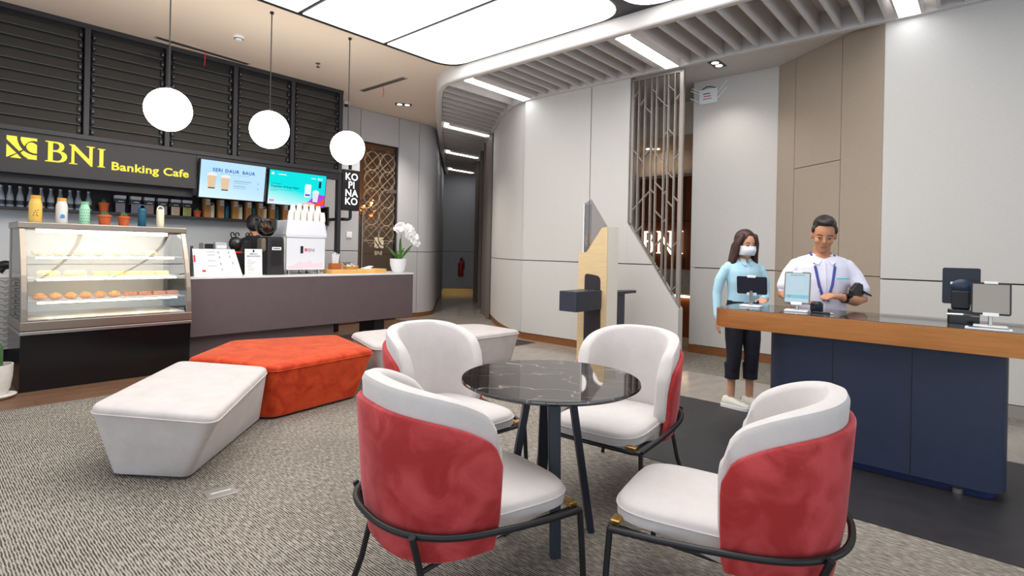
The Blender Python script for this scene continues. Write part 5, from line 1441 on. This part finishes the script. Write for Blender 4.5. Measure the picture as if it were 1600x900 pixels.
MB().prism(rrect(-.10, .10, -.045, .045, .01, 3), 0, .008).build('tray', M_WHITE, t, bevel=.002); MB().box(-.085, .085, -.035, .035, .008, .0095).build('inlay', M_STEEL, t)

# ================================================================== kiosk
M_TAN = mat('maple laminate', rgb(214, 186, 142), .5, var=.05, vscale=5, stretch=(1, 1, 6)); M_KW = mat('kiosk white edge', rgb(236, 228, 216), .5)
M_KB = mat('kiosk black', rgb(46, 40, 44), .45); M_KN = mat('kiosk blue black', rgb(48, 52, 64), .4)
kd = 6.35
ka = at_d(947, 470, kd)                 # near vertical edge between maple face and white edge
t = thing('service_kiosk', 'two sided maple and white service kiosk with black shelf and clear screen', 'kiosk', (ka.x, ka.y, 0))
# local x = u (white edge runs +x), local y = w (maple face runs +y)
KH = 1.665
mb = MB(); mb.prism([(0, 0), (.40, 0), (.40, 1.36), (.29, 1.36), (.075, KH-.01), (.0, KH)], .0, .010, axis='x'); mb.build('maple_face', M_TAN, t)
mb = MB(); mb.prism([(0, 0), (.40, 0), (.40, 1.36), (.29, 1.36), (.075, KH-.01), (.0, KH)], .011, .25, axis='x'); mb.build('core', M_KW, t)
mb = MB(); mb.prism(rounded_poly([(.06, .1), (.30, .1), (.30, 1.11), (.085, 1.085)], [.01, .01, .05, .06]), -.008, .0, axis='x'); mb.build('black_inset', M_KB, t)
mb = MB(); mb.prism(rounded_poly([(-.52, .06), (0, .06), (0, .30), (-.52, .30)], [.02, 0, 0, .02]), .695, .92); mb.build('shelf_box', M_KN, t, bevel=.006)
for k in range(5): MB().box(-.46+.09*k, -.42+.09*k, .12+.03*(k % 2), .15+.03*(k % 2), .92, .923).build('key', M_STEEL, t)
mb = MB(); mb.box(.12, .126, .305, .395, 1.37, 1.95); mb.build('clear_screen', glass('kiosk acrylic', (.86, .87, .88), .05), t)
mb = MB(); mb.prism([(.395, 1.361), (.395, 1.96), (.30, 2.01), (.06, KH-.0), (.29, 1.361)], .10, .106, axis='x'); mb.build('privacy_screen', glass('kiosk smoked acrylic', (.74, .73, .74), .06), t)
MB().box(.095, .112, .392, .402, 1.36, 1.95).build('screen_edge', M_WHITE, t)
mb = MB(); mb.prism([(.25, .0), (.25, .30), (.72, .08), (.72, .0)], .86, .895); mb.build('rear_shelf', M_KN, t, bevel=.005)
MB().box(.25, .47, .02, .28, .1, .86).build('rear_box', M_KN, t, bevel=.004)
MB().ell((.27, .06, .93), (.02, .02, .012), 8, 6).build('camera_knob', M_BLACK, t)
MB().box(-.02, .27, -.005, .41, 0, .03).build('foot_plate', M_KW, t)

# ================================================================== lattice screen
M_LAT = mat('bronze grey lattice', rgb(150, 140, 132), .4, metal=.35)
sc_ = thing('lattice_screen', 'tall bronze grey lattice screen with slanted foot set in the right wall', 'screen', (6.43, 3.63, 0))
# local y = w - 3.63 : from 0 to -.71 ; z
y0, y1 = -.02, -.70
def bart(a, b, r=.009, name='lattice_bar'): 
    mb = MB(); d = Vector((0, b[0]-a[0], b[1]-a[1])); L = d.length; d.normalize(); s = Vector((0, -d.z, d.y))*r
    A, B_ = Vector((0, a[0], a[1])), Vector((0, b[0], b[1])); 
    mb.loft([[A-s+Vector((.03, 0, 0)), A+s+Vector((.03, 0, 0)), A+s+Vector((.075, 0, 0)), A-s+Vector((.075, 0, 0))], [B_-s+Vector((.03, 0, 0)), B_+s+Vector((.03, 0, 0)), B_+s+Vector((.075, 0, 0)), B_-s+Vector((.075, 0, 0))]])
    return mb.build(name, M_LAT, sc_)
zbot = lambda y: 1.745 + (y - y0) * (1.745 - .70)/(y0 - y1) if y < -.04 else 1.745
bart((y0, 1.73), (y0, SZ), .02, 'frame_bar'); bart((y1, .66), (y1, SZ), .024, 'frame_bar'); bart((y0+.012, 1.76), (y1, .68), .018, 'frame_bar'); bart((y0, SZ-.02), (y1, SZ-.02), .02, 'frame_bar')
ys = [y0 - (y0-y1)*f for f in (.13, .26, .40, .50, .66, .74, .87)]
for y in ys: bart((y, zbot(y)), (y, SZ-.03), .0055)
rng = random.Random(5)
cols = [y0] + ys + [y1]
for i in range(len(cols)-1):
    a, b = cols[i], cols[i+1]; z = SZ-.18 - .11*(i % 3)
    while z > zbot(b) + .12:
        h = abs(a-b)*1.0
        if rng.random() < .5: bart((a, z), (b, z-h), .0045, 'lattice_diagonal')
        else: bart((b, z), (a, z-h), .0045, 'lattice_diagonal')
        z -= rng.choice((.36, .55, .75))
# room behind: timber wall, lit letters, marble ledge with light line
M_TIM = mat('red brown timber', rgb(122, 66, 34), .4, var=.15, vscale=4, stretch=(1, 1, .3)); M_TIMD = mat('dark timber seam', rgb(60, 34, 22), .5)
bw = 9.3
mb = MB(); mb.box(bw, bw+.1, 2.6, 6.2, 0, 2.75); wt = struct(mb, 'wall_timber', M_TIM)
for y in (2.9, 3.5, 4.1, 4.7, 5.3): MB().box(bw-.004, bw, y, y+.015, 0, 2.75).build('timber_seam', M_TIMD, wt)
MB().box(bw-.004, bw, 2.6, 6.2, 1.95, 1.965).build('timber_seam', M_TIMD, wt)
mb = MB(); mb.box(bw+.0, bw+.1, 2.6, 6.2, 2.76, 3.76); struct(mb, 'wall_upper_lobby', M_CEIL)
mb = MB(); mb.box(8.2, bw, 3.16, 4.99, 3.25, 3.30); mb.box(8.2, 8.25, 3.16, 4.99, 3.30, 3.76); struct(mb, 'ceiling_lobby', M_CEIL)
mb = MB(); mb.box(7.0, bw, 5.0, 5.1, 0, 3.76); struct(mb, 'wall_lobby_side', M_GREYW)
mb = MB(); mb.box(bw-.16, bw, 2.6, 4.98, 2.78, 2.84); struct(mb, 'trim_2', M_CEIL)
la, lb = at_u(1004, 380, bw-.05), at_u(1066, 380, bw-.05)
zt_, zb_ = at_u(1030, 361, bw-.05).z, at_u(1030, 396, bw-.05).z
lt = thing('lit_letters', 'glowing white serif letters BNI on the timber wall behind the lattice screen', 'sign', (bw-.05, la.y, zb_), rot=-math.pi/2)
LW = la.y - lb.y; LH = zt_-zb_
M_LL = glow('warm lit letter', (1.0, .86, .70), 1.5)
for C_, x, sx in ((SB, .0, LW*.40), (SN, LW*.36, LW*.42), (SI, LW*.88, LW*.34)): flat([sc(c, x, 0, sx, LH) for c in C_], M_LL, lt, (0, 0, 0), 'letter', .008)
mb = MB(); mb.box(8.55, 9.25, 2.75, 4.9, .80, 1.12); cl = thing('lobby_ledge', 'grey marble service ledge with light line before the timber wall', 'counter', (8.55, 2.75, 0))
MB().box(0, .7, .45, 2.15, .70, 1.10).build('marble_slab', mat('grey marble', rgb(168, 158, 148), .25, var=.2, vscale=6), cl, bevel=.005)
MB().box(.04, .7, .45, 2.15, 0, .64).build('timber_front', M_TIM, cl); MB().box(.0, .03, .45, 2.15, .655, .685).build('light_line', glow('warm line light', (1.0, .80, .48), 9.0), cl)
for lp in (1012, 1020, 1028):
    u, w = at_z(lp, 232, 3.25).xy
    t = thing('round_downlight', 'small round downlight in the lobby ceiling behind the lattice screen', 'downlight', (u, w, 3.25), group='lobby downlights behind the lattice screen')
    MB().cyl((0, 0, 0), (0, 0, -.01), .040, n=16).build('trim', M_WHITE, t); MB().cyl((0, 0, -.01), (0, 0, -.013), .030, n=16).build('lamp', glow('lobby lamp', (1.0, .82, .62), 40.0), t)

# ================================================================== wall things
t = thing('wifi_router', 'white wall mounted router with slanted antennas and printed label', 'router', (7.35, 2.94, 3.43), rot=-math.pi/2)
mb = MB(); mb.box(-.125, .125, -.03, 0, 0, .20); mb.build('case', M_WHITE, t, bevel=.006)
for s, x, z in ((-1, -.12, .14), (-1, -.12, .03), (-1, -.10, .17), (1, .125, .13), (1, .125, .05)):
    MB().tube([(x, -.02, z), (x+s*.13, -.02, z+(.14 if s > 0 else .075))], .008, 6).build('antenna', M_WHITE, t)
for k, (m_, a, b) in enumerate(((M_BLACK, -.07, .03), (M_RED, -.06, .04), (M_GREYI, -.07, .05))): MB().box(a, b, -.0315, -.0305, .13-.035*k, .142-.035*k).build('printed_line', m_, t)
MB().tube([(-.1, -.015, .2), (-.02, -.01, .24), (.06, -.012, .22), (.1, -.015, .2)], .006, 6).build('cable', M_BLACK, t)
pe = ce + cd*(-.0); t = thing('fire_extinguisher', 'red fire extinguisher hung on the wall at the end of the corridor', 'fire extinguisher', (0, 0, 0))
# sight line x = 720 meets the end wall
d = toB(ray(720, 415)); q = (ce.dot(cn)) / (d.x*cn.x + d.y*cn.y); pe = Vector((d.x*q, d.y*q, 0)) - cn*.09
t.location = U(pe.x, pe.y, .55); t.rotation_euler = (0, 0, ANG + math.atan2(cn.y, cn.x) - math.pi/2)
MB().lathe([(0, 0), (.08, 0), (.085, .02), (.085, .38), (.06, .44), (.03, .46), (0, .46)], n=20).build('cylinder', mat('extinguisher red', rgb(170, 24, 28), .35), t, smooth=True)
MB().box(-.03, .03, -.03, .03, .46, .56).build('valve', M_BLACK, t, bevel=.006); MB().tube([(.02, -.02, .52), (.10, -.06, .46), (.10, -.07, .22)], .016, 8).build('hose', M_BLACK, t, smooth=True); MB().tube([(-.02, 0, .56), (.08, -.03, .60)], .012, 6).build('lever', M_RED, t)
MB().box(-.04, .04, .06, .10, .2, .26).build('wall_hook', M_STEEL, t)
# ================================================================== people
M_SKIN = mat('skin', rgb(204, 150, 120), .55, var=.05, vscale=12); M_SKIN2 = mat('skin tan', rgb(192, 134, 100), .55, var=.05, vscale=12)
M_HAIR = mat('dark hair', rgb(34, 26, 26), .45, var=.3, vscale=50); M_HAIRB = mat('brown hair', rgb(62, 36, 30), .4, var=.4, vscale=40, stretch=(1, 1, .2))
M_SHW = mat('white lilac shirt', rgb(228, 226, 240), .8, var=.03, vscale=8); M_SHB = mat('pale blue shirt', rgb(176, 214, 230), .8, var=.04, vscale=8)
M_NVT = mat('navy trousers', rgb(24, 24, 36), .8, var=.15, vscale=10); M_BLT = mat('black shirt', rgb(26, 25, 28), .8)
M_LAN = mat('blue lanyard', rgb(66, 76, 150), .6); M_LIP = mat('lip', rgb(160, 92, 84), .5); M_EYEW = mat('eye white', rgb(228, 222, 216), .4)
M_MASK = mat('white face mask', rgb(226, 228, 234), .8); M_SHOE = mat('off white trainer', rgb(226, 222, 210), .6); M_SOLE = mat('white sole', rgb(238, 236, 232), .5)

class Body:
    def __init__(self): self.mb = MB(); self.seg = []
    def chain(self, pts, lab, n=14):
        """pts: (position, rx, ry, frame) with the ellipse axes x (depth) and y (width) in the person's frame or a round radius"""
        P = [Vector(p[0]) for p in pts]; rings = []
        prev = None
        def ringat(c, t, rx, ry, k):
            nonlocal prev
            a = Vector((1, 0, 0)); x = a - t*a.dot(t)
            if x.length < .25: a = Vector((0, 0, 1)); x = a - t*a.dot(t)
            x.normalize(); y = t.cross(x)
            return [c + x*(rx*k*math.cos(2*math.pi*j/n)) + y*(ry*k*math.sin(2*math.pi*j/n)) for j in range(n)]
        m = len(P)
        for i in range(m):
            t = (P[min(i+1, m-1)] - P[max(i-1, 0)]).normalized(); rx, ry = pts[i][1], pts[i][2]
            r = min(rx, ry)
            if i == 0:
                for q in (.85, .5): rings.append(ringat(P[0] - t*r*q*.8, t, rx, ry, math.sqrt(1-q*q)))
            rings.append(ringat(P[i], t, rx, ry, 1))
            if i == m-1:
                for q in (.5, .85): rings.append(ringat(P[-1] + t*r*q*.8, t, rx, ry, math.sqrt(1-q*q)))
        self.mb.loft(rings)
        for i in range(m-1): self.seg.append((P[i], P[i+1], (pts[i][1]+pts[i][2])/2, (pts[i+1][1]+pts[i+1][2])/2, lab))
        if m == 1: self.seg.append((P[0], P[0], pts[0][1], pts[0][1], lab))
    def limb(self, pts, lab, n=12): self.chain([(p, r, r) for p, r in pts], lab, n)
    def blob(self, c, s, lab, M=None):
        self.mb.ell(c, s, 16, 11, M); C = Vector(c); self.seg.append((C, C, sum(s)/3, sum(s)/3, lab))
    def finish(self, name, mats, parent, voxel=.007, smooth=6, neck=9.0):
        me = self.mb.mesh(name, mats[0])
        o = bpy.data.objects.new(name, me); COL.objects.link(o)
        bm = bmesh.new(); bm.from_mesh(me); bmesh.ops.recalc_face_normals(bm, faces=bm.faces); bm.to_mesh(me); bm.free()
        r = o.modifiers.new('r', 'REMESH'); r.mode = 'VOXEL'; r.voxel_size = voxel
        s = o.modifiers.new('s', 'SMOOTH'); s.iterations = smooth; s.factor = .5
        me2 = bpy.data.meshes.new_from_object(o.evaluated_get(bpy.context.evaluated_depsgraph_get()))
        bpy.data.objects.remove(o)
        me2.materials.clear()
        for m in mats: me2.materials.append(m)
        idx = []
        segs = [(a, b-a, max((b-a).length_squared, 1e-9), ra, rb, l) for a, b, ra, rb, l in self.seg]
        for p in me2.polygons:
            c = p.center; best = 9; bl = 0
            for a, d, L2, ra, rb, l in segs:
                t = max(0.0, min(1.0, (c-a).dot(d)/L2)); q = (c - a - d*t).length - (ra + (rb-ra)*t)
                if q < best: best = q; bl = l
            if bl == 1 and c.z > neck + .25*abs(c.y) + .35*max(0, -c.x-.03) - .30*max(0, c.x) and abs(c.y) < .075: bl = 0
            idx.append(bl)
        me2.polygons.foreach_set('material_index', idx); me2.polygons.foreach_set('use_smooth', [True]*len(me2.polygons))
        me2.name = name
        o = bpy.data.objects.new(name, me2); COL.objects.link(o); o.parent = parent
        return o
def hand(B, wrist, d, up, lab, side, s=1.0, curl=.5):
    """palm from the wrist along d, back of the hand towards up; thumb on the side given"""
    w, d, up = Vector(wrist), Vector(d).normalized(), Vector(up); up = (up - d*up.dot(d)).normalized(); x = d.cross(up)*side
    B.chain([(w, .024*s, .024*s), (w + d*.035*s, .030*s, .018*s), (w + d*.075*s, .036*s, .016*s)], lab, 10)
    for sx in (-.012, .012): B.limb([(w + d*.02*s + x*sx*s, .018*s), (w + d*.078*s + x*sx*1.6*s, .015*s)], lab, 8)
    for k, (off, L) in enumerate(((-.028, .060), (-.010, .072), (.010, .067), (.028, .052))):
        p0 = w + d*.075*s + x*off*s; d1 = (d - up*curl*.35).normalized(); p1 = p0 + d1*L*.5*s; d2 = (d - up*curl*1.3).normalized(); p2 = p1 + d2*L*.5*s
        B.limb([(p0 - d*.01*s, .0095*s), (p1, .0085*s), (p2, .0072*s)], lab, 8)
    t0 = w + d*.025*s - x*.024*s; t1 = t0 + (d*.6 - x*.7 - up*.25).normalized()*.042*s; t2 = t1 + (d*.9 - x*.15 - up*.4).normalized()*.034*s
    B.limb([(t0, .013*s), (t1, .0105*s), (t2, .0085*s)], lab, 8)

def head_bits(t, hc, R3, eye=True, mouth=True, brow=True, skin=M_SKIN, hs=1.0):
    """eyes, brows, mouth as parts; R3 turns the head frame, hc is the head centre"""
    C = Vector(hc)
    def put(mb, nm, m_): 
        mb.v = [tuple(C + R3 @ (Vector(v)*hs)) for v in mb.v]; return mb.build(nm, m_, t, smooth=True)
    for s in (-1, 1):
        if eye:
            put(MB().ell((.089, s*.032, .001), (.008, .013, .0034), 10, 6), 'eye', M_EYEW)
            put(MB().ell((.0955, s*.032, .0005), (.004, .0062, .0038), 8, 6), 'iris', M_HAIR)
            put(MB().tube([(.094, s*.018, .005), (.098, s*.032, .0075), (.090, s*.047, .004)], .0026, 5), 'eyelash', M_HAIR)
        if brow: put(MB().tube([(.098, s*.016, .024), (.100, s*.032, .029), (.090, s*.050, .025)], .0035, 5), 'eyebrow', M_HAIR)
    if mouth: put(MB().ell((.0925, 0, -.062), (.007, .022, .006), 12, 6), 'mouth', M_LIP)
def head_geo(B, hc, R3, lab, hs=1.0):
    C = Vector(hc); T = lambda v: C + R3 @ (Vector(v)*hs)
    B.blob(T((-.005, 0, .022)), (.098*hs, .073*hs, .100*hs), lab, R3)
    B.blob(T((.02, 0, -.045)), (.074*hs, .058*hs, .078*hs), lab, R3)
    B.blob(T((.055, 0, -.097)), (.030*hs, .030*hs, .022*hs), lab, R3)
    B.limb([(T((.088, 0, .008)), .010*hs), (T((.108, 0, -.026)), .0125*hs)], lab, 8)
    for s in (-1, 1):
        B.blob(T((-.005, s*.076, -.008)), (.020*hs, .010*hs, .032*hs), lab, R3)
        B.blob(T((.060, s*.038, -.028)), (.03*hs, .025*hs, .025*hs), lab, R3)

# ---------------------------------------------------------------- woman beside the desk
wp = wz(1153, 640, 0)
WF = math.radians(-84)
wm = thing('person', 'woman in pale blue shirt, navy trousers and white face mask standing by the desk end', 'person', (wp[0]+.05, wp[1]+.06, 0), WF, world_pos=True)
B = Body()
SK, SH, TR = 0, 1, 2
B.chain([((0, 0, .74), .085, .150), ((0, 0, .82), .105, .165), ((.0, 0, .90), .105, .160)], TR, 18)
B.chain([((0, 0, .84), .105, .160), ((.0, 0, .95), .098, .142), ((.005, 0, 1.04), .098, .138), ((.01, 0, 1.13), .108, .150), ((.005, 0, 1.21), .098, .155), ((-.005, 0, 1.275), .075, .150), ((-.01, 0, 1.315), .052, .085)], SH, 20)
B.chain([((-.012, 0, 1.30), .048, .05), ((.0, 0, 1.40), .044, .046)], SK)
for s in (-1, 1):                                  # legs: left leg is +y
    hx = .01 if s > 0 else -.005
    B.chain([((0, s*.075, .80), .088, .085), ((hx+.01, s*.078, .62), .080, .076), ((hx+.015, s*.078, .46), .066, .062), ((hx+.0, s*.080, .36), .066, .060), ((hx-.010, s*.082, .32), .060, .056)], TR, 16)
    B.chain([((hx-.015, s*.082, .28), .038, .036), ((hx-.02, s*.083, .07), .033, .031)], SK)
for s in (-1, 1): B.limb([((-.012, s*.04, 1.305), .036), ((-.012, s*.14, 1.262), .042)], SH)
# arms (right arm, -y, hangs; left forearm bent to the front)
B.limb([((-.01, -.158, 1.240), .047), ((-.03, -.205, 1.14), .046), ((-.04, -.225, 1.02), .040), ((-.02, -.232, .90), .036), ((.0, -.235, .815), .033)], SH)
hand(B, (.002, -.236, .80), (.08, -.01, -1), (-.1, -1, 0), SK, 1, .95, .4)
B.limb([((-.01, .158, 1.240), .047), ((-.0, .20, 1.14), .045), ((.0, .205, 1.02), .040), ((.08, .16, .985), .036), ((.15, .10, .985), .032)], SH)
hand(B, (.16, .09, .985), (.9, -.5, .0), (0, 0, 1), SK, -1, .95, .6)
HR = Matrix.Rotation(math.radians(2), 3, 'Z') @ Matrix.Rotation(math.radians(10), 3, 'Y')
HC = (.022, 0, 1.462)
head_geo(B, HC, HR, SK, .97)
B.finish('body', [M_SKIN, M_SHB, M_NVT], wm, neck=1.312)
head_bits(wm, HC, HR, mouth=False, hs=.97)
def P3(v, hs=.97): return Vector(HC) + HR @ (Vector(v)*hs)
def hairmesh(blobs, chains, m_, parent, name='hair', voxel=.007):
    b = Body()
    for c, s, M in blobs: b.blob(c, s, 0, M)
    for ch in chains: b.chain(ch, 0, 12)
    return b.finish(name, [m_], parent, voxel, 4)
hairmesh([(P3((-.022, 0, .038)), (.100, .090, .100), HR), (P3((-.05, 0, -.03)), (.070, .088, .11), HR)],
         [[(P3((.035, s*.062, .085)), .028, .022), (P3((.022, s*.088, .02)), .040, .022), (P3((.0, s*.098, -.09)), .050, .028), (P3((-.01, s*.108, -.18)), .052, .036), (P3((.012, s*.105, -.245)), .046, .044), (P3((.03, s*.088, -.285)), .030, .034)] for s in (-1, 1)]
         + [[(P3((-.065, 0, -.02)), .05, .095), (P3((-.075, 0, -.15)), .05, .105), (P3((-.07, 0, -.24)), .035, .10)]], M_HAIRB, wm)
mk = MB(); rings = []
for i in range(8):
    z = -.014 - .085*i/7; rings.append([P3(((.105 + .022*math.sin(math.pi*i/7))*math.cos(a)*(1-.10*abs(i-2)/7) - .006, .082*math.sin(a), z + .012*math.cos(a))) for a in [(-1.15 + 2.3*j/14) for j in range(15)]])
mk.loft(rings, closed=False); o = mk.build('face_mask', M_MASK, wm, smooth=True); md = o.modifiers.new('thickness', 'SOLIDIFY'); md.thickness = .004
for s in (-1, 1): MB().tube([P3((.045, s*.078, -.03)), P3((-.002, s*.09, -.0))], .0025, 5).build('mask_strap', M_MASK, wm)
for s in (-1, 1): MB().tube([(-.045, s*.055, 1.325), (.055, s*.05, 1.27), (.105, s*.032, 1.15), (.118, s*.01, 1.03)], .007, 6).build('lanyard', M_LAN, wm)
for s in (-1, 1):
    mb = MB(); mb.loft([[(.045, s*.008, 1.325), (.03, s*.05, 1.335), (.062, s*.055, 1.285), (.085, s*.022, 1.27)], [(.050, s*.008, 1.328), (.034, s*.05, 1.340), (.067, s*.055, 1.288), (.091, s*.022, 1.272)]]); mb.build('collar', M_SHB, wm)
MB().tube([(.085, -.002, 1.26), (.118, 0, 1.14), (.108, 0, 1.02), (.112, 0, .88)], .004, 5).build('button_placket', M_SHW, wm)
for s in (-1, 1):
    dx = (.012 if s > 0 else -.006); rz = math.radians(46 if s > 0 else 38)
    M4 = Matrix.Translation((dx, s*.085, 0)) @ Matrix.Rotation(rz, 4, 'Z')
    def shoe_ring(x, hw, z0, z1): return [M4 @ Vector(p) for p in ((x, -hw, z0), (x, hw, z0), (x, hw*.95, (z0+z1)/2), (x, hw*.5, z1), (x, -hw*.5, z1), (x, -hw*.95, (z0+z1)/2))]
    up = MB().loft([shoe_ring(x, hw, .03, z1) for x, hw, z1 in ((-.085, .022, .075), (-.07, .034, .098), (-.03, .037, .100), (.02, .039, .092), (.07, .043, .075), (.12, .042, .060), (.15, .032, .050), (.162, .018, .042))]).build('shoe', M_SHOE, wm, bevel=.004, smooth=True)
    MB().loft([[M4 @ Vector(p) for p in ((x, -hw, 0), (x, hw, 0), (x, hw, .032), (x, -hw, .032))] for x, hw in ((-.092, .022), (-.078, .038), (-.02, .041), (.07, .047), (.125, .046), (.155, .036), (.17, .02))]).build('sole', M_SOLE, up, bevel=.003)
    for k in range(4): MB().tube([M4 @ Vector((.005+.025*k, -.02, .100-.008*k)), M4 @ Vector((.015+.025*k, .02, .100-.008*k))], .0035, 5).build('lace', M_WHITE, up)
    MB().box(-.084, -.06, -.02, .02, .06, .085, M4).build('heel_patch', mat('rose suede', rgb(208, 150, 130), .7), up)
    hx = .01 if s > 0 else -.005
    MB().lathe([(.068, .40), (.064, .34), (.061, .262), (.056, .262), (.058, .34), (.06, .40)], c=(hx-.008, s*.0815, 0), n=20).build('trouser_cuff', M_NVT, wm, smooth=True)
    MB().tube([(-.018+dx, s*.143, .40), (-.02+dx, s*.14, .28)], .003, 4).build('zip', M_STEEL, wm)

# ---------------------------------------------------------------- man behind the desk
mu_ = 4.80
md_ = ray(1283, 440); q = mu_ / toB(md_).x; mp_ = Vector((md_.x*q, md_.y*q, 0))
MF = math.radians(-106)
mn = thing('person', 'man in white short sleeved shirt with blue lanyard and watch behind the desk', 'person', mp_, MF, world_pos=True)
B = Body()
B.chain([((0, 0, .80), .105, .165), ((0, 0, .92), .115, .170)], TR, 18)
B.chain([((0, 0, .88), .122, .178), ((.01, 0, .99), .125, .172), ((.01, 0, 1.08), .122, .176), ((.005, 0, 1.18), .125, .192), ((-.005, 0, 1.28), .112, .200), ((-.012, 0, 1.345), .085, .180), ((-.02, 0, 1.355), .060, .10)], SH, 22)
B.chain([((-.012, 0, 1.35), .062, .064), ((-.005, 0, 1.41), .060, .061), ((.02, 0, 1.47), .056, .058)], SK)
for s in (-1, 1):
    B.chain([((0, s*.09, .86), .095, .092), ((.01, s*.095, .48), .072, .068), ((-.01, s*.098, .09), .055, .052)], TR, 14)
    B.chain([((-.03, s*.098, .05), .05, .048), ((.10, s*.105, .04), .038, .045)], TR, 12)
for s in (-1, 1): B.limb([((-.015, s*.05, 1.358), .036), ((-.015, s*.15, 1.318), .044)], SH)
# right arm (-y) reaching behind the tablet
B.limb([((-.012, -.172, 1.300), .056), ((-.0, -.225, 1.22), .060), ((.03, -.262, 1.125), .063)], SH)
B.limb([((.02, -.25, 1.18), .046), ((.04, -.275, 1.06), .043), ((.16, -.25, 1.03), .038), ((.255, -.19, 1.03), .030)], SK)
hand(B, (.265, -.185, 1.03), (.85, .5, -.05), (0, 0, 1), SK, 1, 1.05, .7)
# left arm (+y) bent across the front
B.limb([((-.012, .172, 1.300), .056), ((-.01, .228, 1.22), .062), ((.015, .268, 1.115), .066)], SH)
B.limb([((.01, .25, 1.18), .046), ((.02, .275, 1.045), .044), ((.13, .20, 1.04), .042), ((.225, .085, 1.065), .031)], SK)
hand(B, (.235, .072, 1.07), (.45, -.9, .12), (.3, .2, 1), SK, -1, 1.08, .8)
MHR = Matrix.Rotation(math.radians(-10), 3, 'Z') @ Matrix.Rotation(math.radians(20), 3, 'Y') @ Matrix.Rotation(math.radians(-4), 3, 'X')
MHC = (.048, 0, 1.535)
head_geo(B, MHC, MHR, SK, 1.06)
B.finish('body', [M_SKIN2, M_SHW, M_NVT], mn, neck=1.372)
head_bits(mn, MHC, MHR, hs=1.06)
def Q3(v, hs=1.06): return Vector(MHC) + MHR @ (Vector(v)*hs)
hairmesh([(Q3((-.028, 0, .066)), (.102, .083, .080), MHR), (Q3((-.055, 0, .010)), (.068, .084, .09), MHR), (Q3((.022, .0, .108)), (.070, .062, .030), MHR), (Q3((.012, .074, .04)), (.03, .012, .03), MHR), (Q3((.012, -.074, .04)), (.03, .012, .03), MHR)], [], M_HAIR, mn)
for s in (-1, 1):
    MB().tube([(-.06, s*.065, 1.395), (.03, s*.078, 1.375), (.105, s*.066, 1.28), (.132, s*.045, 1.15), (.142, s*.012, 1.03)], .010, 6).build('lanyard', M_LAN, mn)
    mb = MB(); mb.loft([[(.066, s*.010, 1.352), (.020, s*.070, 1.385), (.062, s*.098, 1.330), (.106, s*.048, 1.300)], [(.072, s*.010, 1.356), (.024, s*.070, 1.392), (.067, s*.098, 1.335), (.113, s*.048, 1.303)]]); mb.build('collar', M_SHW, mn)
    for k in range(4): MB().box(-.004, .004, -.006, .006, -.008, .008, Matrix.Translation((.098+.012*k, s*(.071-.010*k), 1.30-.06*k))).build('lanyard_print', M_WHITE, mn)
MB().tube([(.10, 0, 1.33), (.135, 0, 1.2), (.138, 0, 1.06), (.13, 0, .95)], .0045, 5).build('button_placket', M_SHW, mn)
MB().box(.128, .136, .075, .155, 1.198, 1.206).build('pocket_trim', mat('cyan trim', rgb(60, 190, 210), .6), mn)
wr = Vector((.205, .108, 1.06)); dd = Vector((.45, -.9, .12)).normalized()
MB().cyl(wr - dd*.012, wr + dd*.012, .037, n=16).build('watch_strap', M_BLACK, mn, smooth=True)
o = MB().cyl(wr + Vector((.03, .02, .02)), wr + Vector((.042, .028, .028)), .021, n=16).build('watch_face', M_BLACKG, mn, smooth=True)
# pouch under his arm
pp = Matrix.Rotation(MF, 3, 'Z') @ Vector((.125, .205, 0))
t = thing('pouch', 'black zipped pouch tucked under the arm of the man', 'pouch', (mp_.x+pp.x, mp_.y+pp.y, 1.078), MF - math.radians(43), world_pos=True)
MB().prism(rounded_poly([(-.085, 0), (.07, 0), (.075, .045), (-.01, .10), (-.07, .085)], [.015]*5), -.018, .018, axis='y').build('body', M_BLACK, t, bevel=.008); MB().tube([(-.06, .024, .03), (-.10, .034, .012), (-.135, .04, .0)], .007, 6).build('wrist_strap', M_BLACK, t)

# ---------------------------------------------------------------- barista behind the counter
bu = at_w(397, 345, 7.86); bp_ = U(bu.x, 7.86, 0)
bn = thing('person', 'barista in black shirt seen from behind beyond the coffee grinder', 'person', bp_, ANG + math.radians(62), world_pos=True)
B = Body()
B.chain([((0, 0, .84), .105, .165), ((0, 0, .96), .112, .168)], TR, 16)
B.chain([((0, 0, .92), .115, .170), ((.0, 0, 1.10), .118, .172), ((.0, 0, 1.24), .120, .19), ((-.005, 0, 1.38), .105, .200), ((-.01, 0, 1.45), .078, .165), ((-.01, 0, 1.49), .055, .09)], SH, 18)
B.chain([((-.01, 0, 1.46), .056, .058), ((.01, 0, 1.58), .052, .054)], SK)
for s in (-1, 1):
    B.chain([((0, s*.09, .90), .095, .09), ((.01, s*.095, .50), .07, .066), ((-.01, s*.098, .09), .055, .05)], TR, 12)
    B.chain([((-.03, s*.098, .05), .05, .048), ((.10, s*.105, .04), .038, .045)], TR, 12)
    B.limb([((-.01, s*.20, 1.42), .062), ((.0, s*.245, 1.28), .056), ((.04, s*.26, 1.16), .048)], SH)
    B.limb([((.03, s*.258, 1.19), .042), ((.14, s*.23, 1.10), .036), ((.24, s*.18, 1.12), .029)], SK)
    hand(B, (.25, s*.175, 1.12), (.9, -s*.4, .0), (0, 0, 1), SK, -s, 1.0, .7)
BR = Matrix.Rotation(math.radians(12), 3, 'Y'); BC = (.035, 0, 1.645)
head_geo(B, BC, BR, SK, 1.12)
B.finish('body', [M_SKIN2, M_BLT, M_NVT], bn, .009, neck=1.485)
head_bits(bn, BC, BR, hs=1.12)
T3 = lambda v: Vector(BC) + BR @ (Vector(v)*1.12)
hairmesh([(T3((-.015, 0, .055)), (.122, .104, .096), BR), (T3((-.055, 0, .005)), (.078, .098, .106), BR)], [], M_HAIR, bn)
